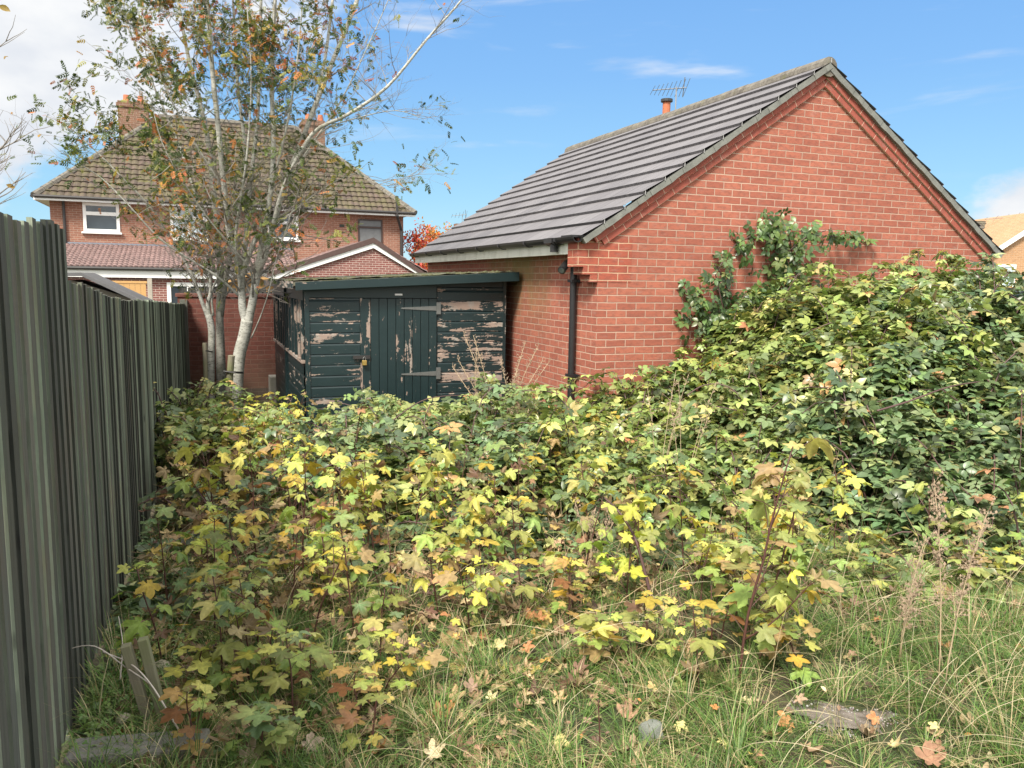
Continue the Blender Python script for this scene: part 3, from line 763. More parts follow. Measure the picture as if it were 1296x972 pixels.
window(hou, .98, 2.10, 3.46, 4.44, 0, M_white, M_glass, splitz=4.08, bar=.10)
window(hou, 3.70, 4.95, 3.30, 4.41, 0, M_white, M_glass_pale, splitz=4.05, splitx=(4.3,), bar=.09)
window(hou, 7.0, 8.1, 3.4, 4.35, 0, M_white, M_glass, splitz=4.02, bar=.09)
window(hou, 10.32, 11.27, 3.2, 4.29, 0, plain('dark_brown_frame', (.05, .03, .025), .5), M_curtain, splitz=3.98, bar=.06, sill=False)
pp = MB(); pp.tube([(.42, -.09, HE - .08), (.42, -.06, HE - .3), (.42, -.06, 3.05)], .045, 8); pp.build('downpipe', M_blackpaint, hou)
pp = MB(); pp.tube([(11.75, -ov - .06, HE + .62), (11.75, -ov - .06, HE - .12), (12.0, -.1, HE - .65), (12.0, -.08, 2.2)], .055, 8); pp.build('downpipe', M_blackpaint, hou)
MB().box(9.62, 9.80, -.02, 0, 3.95, 4.05).build('wall_vent', M_blackpaint, hou)
for (cx0, cx1, top_) in ((1.95, 3.0, 8.55), (8.75, 9.65, 8.45)):
    ch = MB(); ch.box(cx0, cx1, 3.4, 4.3, 5.2, top_); ch.box(cx0 - .05, cx1 + .05, 3.35, 4.35, top_ - .22, top_ - .08)
    co_ = ch.build('chimney', MB_chim, hou)
    for i in range(2): MB().tube([(cx0 + .28 + i * .5, 3.85, top_), (cx0 + .28 + i * .5, 3.85, top_ + .3)], [.13, .10], 10).build('chimney_pot', M_pot, co_)
# extension: lean-to pantile roof, then a cross gable
ext = empty('extension', (0, 0, 0), 0, hou); 
E_y = -3.0
ew = MB(); ew.box(.2, 12.4, E_y, -.001, 0, 1.93); e_w = ew.build('extension_wall', MB_ext, hou)
bpy.data.objects.remove(ext)
lr = MB(); ls = math.hypot(3.15, .75); la = math.atan2(.75, 3.15)
roof_courses(lr, lambda y: (0, 7.9), ls, .29, .03, wave=.035, period=.15, sub=6)
plane_obj(lr, 'extension_roof', MR_ext, hou, (-.05, E_y - .2, 2.26), (1, 0, 0), (0, math.cos(la), math.sin(la)))
MB().box(.0, 7.4, E_y - .19, E_y - .16, 1.935, 2.17).build('extension_fascia', M_white, hou)
gg = MB(); gg.tube([(-.05, E_y - .25, 2.21), (7.4, E_y - .25, 2.21)], .055, 8); gg.build('extension_gutter', M_blackpaint, hou)
MB().prism([(-.12, 2.9), (-.02, 2.95), (-.02, 3.10), (-.05, 3.10)], 'x', .0, 7.9).build('flashing', M_lead, hou)
yG = E_y - .6
GAp, GLf, GRt = (10.15, 3.16), (6.75, 2.02), (12.05, 2.12)
MB().prism([(6.95, 0), (11.95, 0), (11.95, 2.1), GAp, (6.95, 2.05)], 'y', yG, yG + .2).build('gable_wall', MB_ext, hou)
bb = MB()
for a, b in ((GLf, GAp), (GRt, GAp)):
    bb.prism([(a[0], a[1] - .13), (b[0], b[1] - .10), (b[0], b[1] + .06), (a[0], a[1] + .02)], 'y', yG - .09, yG - .06)
bb.build('bargeboard', M_white, hou)
bt = MB()
for a, b in ((GLf, GAp), (GRt, GAp)):
    bt.prism([(a[0] - .1, a[1] - .01), (b[0], b[1] + .065), (b[0], b[1] + .25), (a[0] - .1, a[1] + .14)], 'y', yG - .13, yG + .1)
bt.build('verge_tiles', M_brownroofedge, hou)
for a, b, nm in ((GLf, GAp, 1), (GRt, GAp, -1)):
    d = Vector((b[0] - a[0], 0, b[1] - a[1])); ln = d.length
    mb = MB(); D_ = 3.6
    if nm == 1:
        roof_courses(mb, lambda y: (-D_, 0), ln, .29, .03, wave=.035, period=.15)
        plane_obj(mb, 'gable_roof', MR_ext, hou, (a[0], yG, a[1] + .16), (0, -1, 0), d)
    else:
        roof_courses(mb, lambda y: (0, D_), ln, .29, .03, wave=.035, period=.15)
        plane_obj(mb, 'gable_roof', MR_ext, hou, (a[0], yG, a[1] + .16), (0, 1, 0), d)
window(hou, 3.6, 5.6, .9, 1.80, E_y, M_white, M_glass, splitx=(4.25,), bar=.12)

# small outbuildings between wall and house
def at_px(px, py, Y):
    d = fw + rt * ((px - 648) / 1000) - upv * ((py - 486) / 1000); k = Y / d.y
    return Vector((0, 0, CAMZ)) + d * k
pa = at_px(317, 344, 15.5)
ph = tag(empty('timber_playhouse', (pa.x, pa.y, 0), AZ), 'orange timber gabled playhouse peeping over the brick garden wall', 'playhouse')
h0 = pa.z
MB().prism([(-.45, 0), (.42, 0), (.42, h0 - .2), (0, h0 - .05), (-.45, h0 - .2)], 'y', 0, 1.5).build('wall', M_orange, ph)
for sg in (-1, 1): MB().prism([(0, h0 - .04), (0, h0 + .01), (sg * .60, h0 - .20), (sg * .60, h0 - .25)], 'y', -.12, 1.6).build('roof', M_felt, ph)
MB().prism([(-.52, h0 - .25), (0, h0 - .07), (.52, h0 - .25), (.52, h0 - .19), (0, h0 - .01), (-.52, h0 - .19)], 'y', -.14, -.121).build('bargeboard', M_orange, ph)
pb = at_px(90, 349, 9.5)
ns = tag(empty('felt_roofed_store', (pb.x, pb.y, 0), AZ), 'low store with sloping grey felt roof just behind the fence', 'outbuilding')
MB().prism([(-.9, 0), (.55, 0), (.85, pb.z - .34), (-.0, pb.z - .05), (-.9, pb.z - .1)], 'y', 0, 1.2).build('wall', wood_mat('store_boards', (.1, .09, .07), (.18, .16, .13)), ns)
MB().prism([(-1.0, pb.z - .03), (.12, pb.z), (.98, pb.z - .44), (.98, pb.z - .40), (.12, pb.z + .04), (-1.0, pb.z + .01)], 'y', -.15, 1.3).build('roof', M_felt, ns)
pc = at_px(128, 355, 18)
fp = tag(empty('orange_fence_panel', (pc.x, pc.y, 0), AZ), 'new orange timber fence panel with concrete post in the neighbouring garden', 'fence')
fb = MB(); 
for k in range(8): fb.box(k * .115, k * .115 + .11, 0, .015 + .004 * (k % 2), 0, pc.z - .06)
fb.build('boards', M_orange, fp); MB().box(-.02, .94, -.01, .05, pc.z - .055, pc.z).build('top_rail', M_orange, fp)
MB().box(.95, 1.05, -.03, .07, 0, pc.z + .06).build('concrete_post', conc_mat('pale_post_concrete', (.34, .31, .26), (.45, .41, .35), .2), fp, bevel=.01)
pd = at_px(226, 364, 14.0)
tp = tag(empty('slatted_fence', (pd.x, pd.y, 0), AZ), 'dark slatted fence top showing above the brick garden wall', 'fence')
tb = MB()
for k in range(30): tb.box(k * .075, k * .075 + .055, 0, .02, 1.0, pd.z)
tb.box(0, 2.25, .02, .05, pd.z - .12, pd.z - .06); tb.build('slats', plain('dark_slats', (.05, .05, .045), .8), tp)
MB().box(0.0, .08, .0, .08, 0, pd.z).build('post', plain('dark_post', (.05, .05, .045), .8), tp)

# ================================================================== FAR HOUSE ON THE RIGHT + skyline things
def far_house():
    p = at_px(1243, 330, 34); o = tag(empty('far_house', (p.x, p.y, 0), 0), 'tan brick house with brown roof and white windows at the far right edge', 'house')
    lz = lambda px, py, Y=34: at_px(px, py, Y).z - 0
    ev = at_px(1262, 318, 34); ap = at_px(1300, 275, 34); rl_ = at_px(1238, 292, 40)
    x1 = ev.x - p.x
    MB().prism([(x1 - 0.1, 0), (x1 + 5.4, 0), (x1 + 5.4, ev.z), (x1 + 2.65, ev.z + 1.85), (x1 - .1, ev.z)], 'y', 0, 8).build('gable_wall', MB_far, o)
    bb = MB(); bb.prism([(x1 - .35, ev.z - .25), (x1 + 2.65, ev.z + 1.83), (x1 + 2.65, ev.z + 2.05), (x1 - .35, ev.z - .03)], 'y', -.2, -.15)
    bb.prism([(x1 + 5.65, ev.z - .25), (x1 + 2.65, ev.z + 1.83), (x1 + 2.65, ev.z + 2.05), (x1 + 5.65, ev.z - .03)], 'y', -.2, -.15)
    bb.build('bargeboard', M_white, o)
    # side wing whose roof slopes towards us
    MB().box(x1 - 6, x1 - .11, 1.5, 8, 0, ev.z - .1).build('wing_wall', MB_far, o)
    rr_ = MB(); ln = math.hypot(3.9, 1.75)
    roof_courses(rr_, lambda y: (-6.2, 2.6 if y < 0 else 2.6), ln, .32, .04, wave=.04, period=.33)
    plane_obj(rr_, 'roof', MR_far, o, (x1, 1.2, ev.z - .1), (1, 0, 0), (0, 3.9, 1.75))
    window(o, x1 + .0, x1 + .85, ev.z - 1.75, ev.z - .55, 0, M_white, M_glass_pale, splitx=(x1 + .3,), bar=.09)
    window(o, x1 + 1.25, x1 + 2.6, ev.z - 1.75, ev.z - .55, 0, M_white, M_glass_pale, splitx=(x1 + 1.6,), bar=.09)
    c = MB().box(x1 + .35, x1 + .95, 5.0, 5.6, ev.z + 1.0, ev.z + 2.05).build('chimney', MB_chim, o)
    MB().tube([(x1 + .75, 5.3, ev.z + 2.05), (x1 + .75, 5.3, ev.z + 2.4)], .12, 10).build('chimney_pot', M_pot, c)
    return o
far_house()
def aerial(px, py, Y, hgt, ln, n, label, tilt=0):
    p = at_px(px, py, Y); o = tag(empty('tv_aerial', (p.x, p.y, p.z)), label, 'aerial')
    MB().tube([(0, 0, -hgt), (0, 0, .05)], .018, 6).build('mast', M_alu, o)
    m = MB(); a = Vector((math.cos(tilt), .15, .12)); m.tube([a * (-ln * .7), a * (ln * .3)], .014, 5)
    for k in range(n):
        q = a * (-ln * .7 + ln * k / (n - 1)); e = .10 + .12 * k / n
        m.tube([q + Vector((-.05, e, -e)), q + Vector((.05, -e, e))], .008, 4)
    m.tube([a * (ln * .22) + Vector((0, .1, -.22)), a * (ln * .22) + Vector((0, -.1, .26))], .012, 4)
    m.build('elements', M_alu, o)
    return o
# chimney flue behind the garage ridge
pf = at_px(843, 150, 22); fl = tag(empty('distant_chimney_stack', (pf.x, pf.y, 0)), 'small orange chimney pot with dark cap peeping above the garage ridge', 'chimney')
MB().box(-.3, .3, -.3, .3, 0, pf.z - .2).build('stack', MB_chim, fl)
MB().tube([(0, 0, pf.z - .2), (0, 0, pf.z + .42)], .105, 12).build('pot', M_pot, fl)
MB().tube([(0, 0, pf.z + .43), (0, 0, pf.z + .50)], .16, 12).build('cowl', M_blackpaint, fl)
aerial(856, 112, 22.6, 2.5, .95, 9, 'spiky TV aerial beside the orange chimney pot above the garage ridge')
ps = at_px(584, 290, 45); sd = tag(empty('distant_roof', (ps.x, ps.y, 0), AZ), 'distant grey roof end with stubby chimney just left of the garage eaves', 'house')
MB().box(-.35, 4, -.4, 3, 0, ps.z - .55).build('wall', MB_chim, sd)
MB().prism([(-1.6, ps.z - 1.4), (4.5, ps.z - 1.4), (2.2, ps.z - .1), (-.3, ps.z - .1)], 'y', -.6, 4).build('roof', MR_house, sd)
MB().box(-.3, .15, 0, .5, ps.z - .4, ps.z + .3).build('chimney', MB_chim, sd)
aerial(585, 272, 45, 1.2, .8, 5, 'tiny TV aerial on the distant chimney just left of the garage roof')
aerial(1284, 274, 38, 1.6, 2.2, 5, 'large TV aerial above the far house at the right edge', .2)

# ================================================================== FOLIAGE TOOLS
def norm(v): return v / np.maximum(1e-9, np.linalg.norm(v, axis=-1, keepdims=True))
def rots(ax, nm):
    """rotation matrices whose y axis is ax and z close to nm"""
    y = norm(ax); x = norm(np.cross(y, nm)); z = np.cross(x, y)
    return np.stack([x, y, z], -1)
class Acc:
    def __init__(s): s.v = []; s.f = []; s.c = []; s.n = 0
    def add(s, tv, tf, pos, rot, scale, cols):
        K = len(pos)
        if K == 0: return
        sc_ = np.asarray(scale)
        if sc_.ndim == 1: sc_ = sc_[:, None]
        v = np.einsum('kij,knj->kni', rot, tv[None] * sc_[:, None, :]) + pos[:, None, :]
        f = tf[None] + (s.n + np.arange(K) * len(tv))[:, None, None]
        s.v.append(v.reshape(-1, 3)); s.f.append(f.reshape(-1, tf.shape[1])); cc = np.repeat(cols[:, None, :], len(tv), 1)
        if len(tv) > 60:      # sycamore: browned margins on some leaves, paler heart
            h_ = (len(tv) - 1) // 2; am = np.where(rng.random(K) < .45, rng.uniform(.25, .75, K), rng.uniform(0, .12, K))[:, None, None]
            wv = np.zeros(len(tv)); wv[1 + h_:] = np.clip(rng.normal(.8, .5, len(tv) - 1 - h_), 0, 1.4); wv = np.clip(wv, 0, 1)[None, :, None]
            cc = cc * (1 - am * wv) + np.array([.22, .155, .06]) * am * wv; cc[:, 0] = np.minimum(.9, cc[:, 0] * 1.25)
        s.c.append(cc.reshape(-1, 3)); s.n += K * len(tv)
    def build(s, name, mat, parent=None, origin=None, smooth=True):
        v = np.concatenate(s.v); f = np.concatenate(s.f); c = np.concatenate(s.c)
        if origin is not None: v = v - np.asarray(origin)
        return raw(name, v, f, mat, parent, cols=c, smooth=smooth)
def leaflet(width=.62, rows=((0, 0), (.22, .72), (.45, 1.0), (.70, .78), (.90, .32), (1.04, 0)), fold=.14, droop=.22):
    vs = []; fs = []; prev = None
    for (t, wv_) in rows:
        hw = width / 2 * wv_; z = -droop * t * t
        if wv_ == 0: idx = (len(vs),) * 3; vs.append((0, t, z))
        else:
            idx = (len(vs), len(vs) + 1, len(vs) + 2); vs += [(-hw, t, z + fold * hw * 1.6), (0, t, z), (hw, t, z + fold * hw * 1.6)]
        if prev is not None:
            for a, b in ((0, 1), (1, 2)):
                q = [prev[a], prev[b], idx[b], idx[a]]; q = list(dict.fromkeys(q))
                if len(q) == 4: fs += [(q[0], q[1], q[2]), (q[0], q[2], q[3])]
                elif len(q) == 3: fs.append(tuple(q))
        prev = idx
    return np.array(vs, float), np.array(fs)
def compound(parts):
    """parts: (angle, dx, dy, scale)"""
    lv, lf = leaflet(); V = []; F = []; n = 0
    for i, (a, x0, y0, s0) in enumerate(parts):
        c, s = math.cos(a), math.sin(a); tilt = .12 * math.sin(i * 2.1)
        v = lv * s0
        v = np.stack([v[:, 0] * c + v[:, 1] * s + x0, -v[:, 0] * s + v[:, 1] * c + y0, v[:, 2] + tilt * v[:, 0] - .02], 1)
        V.append(v); F.append(lf + n); n += len(v)
    return np.concatenate(V), np.concatenate(F)
LB3 = compound([(0, 0, .42, 1), (1.25, .06, .25, .9), (-1.25, -.06, .25, .9)])
LB5 = compound([(0, 0, .42, 1), (.95, .08, .3, .88), (-.95, -.08, .3, .88), (2.1, .05, .12, .66), (-2.1, -.05, .12, .66)])
LROW = []
def pinnate():
    V = []; F = []; n = 0
    v0 = np.array([(0, -.02, 0), (-.10, .12, .03), (.10, .12, .03), (0, .40, -.09)]); f0 = np.array([(0, 2, 1), (1, 2, 3)])
    lst = [(0, 0, .9)] + [(s * (.85 - .08 * k) + .12 * math.sin(k * 5 + s), 0, .12 + .24 * k) for k in range(4) for s in (-1, 1)]
    for a, x0, y0 in lst:
        c, s = math.cos(a), math.sin(a)
        v = np.stack([v0[:, 0] * c + v0[:, 1] * s + x0, -v0[:, 0] * s + v0[:, 1] * c + y0, v0[:, 2] - .25 * y0 * y0], 1); V.append(v); F.append(f0 + n); n += 4
    return np.concatenate(V), np.concatenate(F)
LPIN = pinnate()
def syc_leaf(seed, curl=.16, wav=.05):
    rr = np.random.default_rng(seed)
    pts = []
    # lobe centre angle from the tip, length, half-width
    lobes = [(-2.05, .50), (-1.0, .88), (0, 1.0), (1.0, .88), (2.05, .50)]
    for i, (a, ln) in enumerate(lobes):
        hw = .37 if abs(a) < 1.5 else .34
        if i == 0: pts.append((-2.75, .34))
        pts += [(a - hw, ln * .70), (a - hw * .78, ln * .80), (a - hw * .45, ln * .90), (a - .04, ln), (a + .05, ln * .99), (a + hw * .45, ln * .90), (a + hw * .78, ln * .80), (a + hw, ln * .70)]
        if i < 4:
            b, ln2 = lobes[i + 1]; pts.append(((a + b) / 2, min(ln, ln2) * .60))
        else: pts.append((2.75, .34))
    pts = [(a + rr.uniform(-.03, .03), r * rr.uniform(.94, 1.05)) for a, r in pts]
    rim = np.array([(r * math.sin(a), r * math.cos(a)) for a, r in pts])
    mid = rim * .5
    def zz(p, a):
        r = np.hypot(p[:, 0], p[:, 1]); return -curl * r ** 2 + wav * np.cos(np.arctan2(p[:, 0], p[:, 1]) * 6.2 + seed) * r + .04 * np.abs(p[:, 0])
    n = len(rim)
    V = np.concatenate([[[0, 0, 0]], np.c_[mid, zz(mid, 0)], np.c_[rim, zz(rim, 0)]])
    F = []
    for i in range(n - 1):
        F += [(0, 1 + i, 2 + i), (1 + i, 1 + n + i, 2 + n + i), (1 + i, 2 + n + i, 2 + i)]
    V[:, 1] += .0
    return V, np.array(F)[:, ::-1]
SYC = [syc_leaf(k, .14 + .09 * k, .06 + .03 * k) for k in range(4)]
DEAD = [syc_leaf(10 + k, -.32 - .15 * k, .16) for k in range(3)]
OVAL = leaflet(.6, fold=.5, droop=-.3)
def pick(pal, K, jitter=.18, r=None):
    r = r or rng
    pal = np.array(pal, float); w_ = pal[:, 3] / pal[:, 3].sum(); i = r.choice(len(pal), K, p=w_)
    c = pal[i, :3] * (1 + jitter * r.standard_normal((K, 1))) * (1 + .06 * r.standard_normal((K, 3)))
    return np.clip(c, .005, .9)
P_SYC_Y = [(.60, .52, .11, 2.6), (.44, .47, .12, 4), (.60, .44, .07, .9), (.26, .35, .09, 4), (.38, .28, .13, .9)]
P_SYC_G = [(.32, .38, .12, 3), (.20, .28, .10, 3), (.44, .44, .15, 1.6), (.14, .21, .10, 1.6), (.40, .27, .14, .8)]
P_DRY = [(.25, .17, .10, 2), (.36, .27, .15, 2), (.15, .095, .06, 1.5)]
P_SYC_B = [(.40, .27, .10, 2), (.28, .15, .07, 2), (.50, .40, .12, 2), (.22, .11, .05, 1), (.30, .34, .10, 2)]
P_BR = [(.18, .235, .065, 4), (.25, .31, .09, 3), (.38, .41, .13, 1.6), (.11, .16, .06, 3), (.52, .47, .18, .4), (.38, .18, .09, .1)]
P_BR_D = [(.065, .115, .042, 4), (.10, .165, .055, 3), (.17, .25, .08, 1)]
P_BR_B = [(.135, .20, .092, 4), (.19, .27, .125, 3), (.085, .135, .068, 3), (.36, .40, .16, 1), (.38, .20, .10, .1)]
P_BR_Y = [(.28, .34, .12, 4), (.21, .28, .10, 4), (.44, .44, .16, 1.3), (.13, .19, .08, 3), (.46, .28, .12, .3)]

def hnoise(x, y):
    return (np.sin(x * 2.1 + 1.3 * np.sin(y * 1.7)) + np.sin(y * 2.7 + 1.1 * np.cos(x * 1.9) + 2) + .6 * np.sin(x * 5.1 + y * 3.3) + .5 * np.sin(y * 6.3 - x * 4.1 + 1)) / 3.1
def gloc(x, y):
    dx_, dy_ = x - P0[0], y - P0[1]
    return dx_ * GX[0] + dy_ * GX[1], dx_ * GY[0] + dy_ * GY[1]
def thick(x, y):
    """top height of the vegetation above z=0"""
    x = np.asarray(x, float); y = np.asarray(y, float)
    s, t = gloc(x, y)
    wallf = sst(-t, 0.0, .35)
    mid = .72 * sst(y, 4.1, 6.2) * (1 - .12 * sst(y, 7.5, 9))
    R_ = sst(x, .5, 3.0); front = sst(y, 4.15 + .0 * x, 7.4)
    rm = (.35 + 1.58 * front) * R_ * sst(y, 3.9, 4.6) 
    bump = .95 * sst(s, -.45, 1.0) * (1 - sst(-t, .5, 2.2)) * sst(x, .45, 1.0)
    h = np.maximum(mid, rm) + .50 * bump * (1 - R_)
    return h + (.20 * hnoise(x * .8 + .6, y * .8) + .07 * hnoise(x * 2.1 + 3, y * 2.3 + 1)) * sst(h, .1, .8)
def slopen(x, y):
    e = .12; gx_ = (thick(x + e, y) - thick(x - e, y)) / (2 * e); gy_ = (thick(x, y + e) - thick(x, y - e)) / (2 * e)
    return norm(np.stack([-gx_, -gy_, np.ones_like(gx_)], -1))

def bramble(cx, cy, rad, n, pal, label, group, seed, size=.075, canes=5, zfun=thick, depth=.22):
    r = np.random.default_rng(seed); gz = float(ground(cx, cy)); org = np.array([cx, cy, gz])
    root = tag(empty('bramble_bush', tuple(org)), label, 'bramble', group)
    a = r.uniform(0, 2 * np.pi, n); q = rad * np.sqrt(r.random(n)) * (1 + .12 * np.sin(3 * a + seed))
    x = cx + q * np.cos(a); y = cy + q * np.sin(a)
    s, t = gloc(x, y); keep = (t < -.06) | (s < -.1); x, y = x[keep], y[keep]
    s, t = gloc(x, y)
    # keep clear of the shed front and the long wall
    ss_ = (x - SP[0]) * GX[0] + (y - SP[1]) * GX[1]; tt_ = (x - SP[0]) * GY[0] + (y - SP[1]) * GY[1]
    keep = ~((ss_ > -.2) & (tt_ > -.15)) ; x, y = x[keep], y[keep]
    K = len(x); top = zfun(x, y)
    nm = slopen(x, y)
    dd = np.minimum(r.exponential(depth, K), top * .85) - .03 * r.random(K)
    pos = np.stack([x, y, top], 1) - nm * dd[:, None]
    pos[:, 2] = np.maximum(pos[:, 2], ground(x, y) + .05)
    # clumpy: shift towards local blobs so that dark gaps appear
    k = (np.sin(pos[:, 0] * 7.3 + seed) * np.sin(pos[:, 1] * 6.7) * np.sin(pos[:, 2] * 8.1 + 1)) < -.20
    keep = ~(k & (r.random(K) < .8)); pos = pos[keep]; nm = nm[keep]; dd = dd[keep]; K = len(pos)
    lean = norm(nm * .8 + np.array([0, 0, .75]) + .50 * r.standard_normal((K, 3)))
    az_ = r.uniform(0, 2 * np.pi, K); ax = np.stack([np.cos(az_), np.sin(az_), -.25 + .3 * r.standard_normal(K)], 1) + .5 * nm
    ac = Acc(); five = r.random(K) < .4; sc_ = size * r.uniform(.5, 1.45, K)
    cols = pick(pal, K, .2, r)
    for tpl, msk in ((LB5, five), (LB3, ~five)):
        ac.add(tpl[0], tpl[1], pos[msk], rots(ax[msk], lean[msk]), sc_[msk], cols[msk])
    # canes: petiole network plus long arching stems
    cm2 = MB(); rr = random.Random(seed); SP_ = []
    for c in range(canes):
        an = rr.uniform(0, 2 * math.pi); ln = rad * rr.uniform(.9, 1.35)
        pts = []; b0 = (cx + rr.uniform(-.2, .2), cy + rr.uniform(-.2, .2))
        up_ = rr.choice((rr.uniform(.02, .12), rr.uniform(.12, .34)))
        for i in range(9):
            u = i / 8; xx = b0[0] + math.cos(an) * ln * u ** 1.3; yy = b0[1] + math.sin(an) * ln * u ** 1.3
            zt = float(zfun(xx, yy)); g0 = float(ground(xx, yy))
            z = g0 + (zt - g0 + up_) * (1 - (1 - min(1, u * 1.9)) ** 2) - max(0, u - .7) * .5
            s, t = gloc(xx, yy)
            if t > -.08 and s > 0: break
            pts.append(Vector((xx, yy, z)) - Vector(org))
        if len(pts) > 3:
            cm2.tube(pts, [.007 - .0006 * i for i in range(len(pts))], 6)
            for a_, b_ in zip(pts[2:-1], pts[3:]):
                for j in range(max(1, int((b_ - a_).length * 26))):
                    SP_.append(np.array(a_.lerp(b_, rr.random())) + org + r.normal(0, .02, 3))
    if SP_:
        Q = np.array(SP_); k2 = len(Q); a2 = r.uniform(0, 6.28, k2)
        ac.add(LB5[0], LB5[1], Q, rots(np.stack([np.cos(a2), np.sin(a2), r.normal(-.1, .3, k2)], 1), norm(np.array([0, -.2, 1.0]) + .4 * r.standard_normal((k2, 3)))), size * r.uniform(.7, 1.25, k2), pick(pal, k2, .2, r))
    ac.build('foliage', M_bram, root, org)
    for j in r.choice(K, min(K, 110), replace=False):
        p = pos[j] - org; b = p - nm[j] * .18 + r.normal(0, .05, 3)
        cm2.tube([tuple(b), tuple(p)], [.003, .0015], 3, cap=False)
    if cm2.v: cm2.build('canes', M_cane, root, smooth=True)
    return root

# ================================================================== BRAMBLE THICKET
n_b = 0
spots = []
G1 = 'brambles banked up against the garage gable'; G2 = 'low brambles between the sycamore saplings and the shed'
# (x, y, radius, leaves, palette, label, group)
spots += [
 (1.25, 7.3, .75, 1500, P_BR, 'bramble bush at the corner of the garage, low against the brickwork', None),
 (.95, 7.55, .6, 1100, P_BR, 'dark bramble low against the corner of the garage beside the downpipe', None),
 (2.2, 7.7, .85, 1900, P_BR, 'dense green bramble heaped against the gable just below the climbing shoots', None),
 (3.3, 8.2, .9, 2000, P_BR, 'bramble crown on top of the bank, in front of the middle of the gable', None),
 (4.5, 8.5, .9, 1800, P_BR_Y, 'pale green bramble crown below the right end of the garage roof', None),
 (5.7, 8.7, .9, 1500, P_BR, 'bramble top at the far right, under the far house windows', None),
 (1.9, 6.3, .85, 2000, P_BR_Y, 'yellowish bramble bush left of centre of the bank, with thin dry stalks in it', None),
 (3.0, 6.7, .9, 2200, P_BR, 'mid green bramble bush in the middle of the bank', None),
 (4.1, 6.9, .9, 2200, P_BR_B, 'blue-green bramble bush high on the right of the bank', None),
 (5.1, 7.2, .9, 1700, P_BR_B, 'blue-green bramble bush at the right edge of the photo, upper slope', None),
 (1.55, 5.3, .7, 1500, P_BR, 'low bramble behind the tall sycamore saplings at the left end of the bank', None),
 (2.5, 5.4, .8, 2000, P_BR_B, 'blue-green bramble skirt at the foot of the bank, behind the dry feathery stalk', None),
 (3.5, 5.6, .85, 2200, P_BR_B, 'blue-green bramble skirt at the right foot of the bank', None),
 (4.4, 5.9, .85, 1500, P_BR, 'bramble bush at the lower right edge of the bank', None),
]
for i, (bx, by, br_, n, pal, lab, grp) in enumerate(spots): bramble(bx, by, br_, int(n * 1.0), pal, lab, G1, 100 + i, canes=9)
mids = [
 (.45, 7.2, .75, 1200, P_BR, 'low bramble at the foot of the garage downpipe'),
 (-.35, 7.7, .75, 1300, P_BR_Y, 'bright green bramble in front of the right end of the shed'),
 (-1.15, 7.6, .7, 1100, P_BR_Y, 'arching bramble in front of the shed door'),
 (.6, 6.2, .75, 1200, P_BR, 'bramble clump in mid garden, right of centre'),
 (-.3, 6.4, .75, 1100, P_BR_B, 'bramble clump in mid garden, straight below the shed hinges'),
 (-1.3, 6.0, .6, 700, P_BR_B, 'dark blue-green bramble among the yellow sycamores under an arching cane'),
 (.75, 5.2, .55, 600, P_BR_B, 'small bramble patch in front of the mid garden, behind yellow saplings'),
 (-.2, 5.1, .45, 350, P_BR_B, 'small blue-green bramble patch in the centre of the garden'),
 (.05, 4.25, .28, 110, P_BR_B, 'tiny blue-green bramble sprig at the edge of the grass'),
 (3.1, 4.55, .35, 160, P_BR_B, 'small bramble sprig trailing over the grass at the right'),
 (-2.0, 5.1, .45, 420, P_BR_B, 'dark bramble clump close to the fence, level with the arching cane'),
 (-2.75, 6.6, .5, 520, P_BR, 'bramble clump against the fence below the tree'),
 (-1.0, 4.75, .42, 380, P_BR_B, 'bramble clump left of centre below the arching cane'),
 (-3.3, 8.0, .5, 520, P_BR_Y, 'bramble at the foot of the tree stakes'),
 (-.55, 5.7, .5, 520, P_BR_Y, 'bramble right of the arching cane'),
 (-1.75, 3.9, .3, 150, P_BR_B, 'blue-green bramble sprig hugging the fence, above the leaning stakes'),
 (1.6, 4.35, .4, 260, P_BR, 'low bramble trailing in front of the bank behind the tallest sapling'),
 (2.4, 4.4, .4, 260, P_BR_Y, 'low bramble trailing onto the grass beside the feathery stalk'),
]
for i, (bx, by, br_, n, pal, lab) in enumerate(mids): bramble(bx, by, br_, n, pal, lab, G2, 200 + i, size=.072, canes=8, depth=.28)

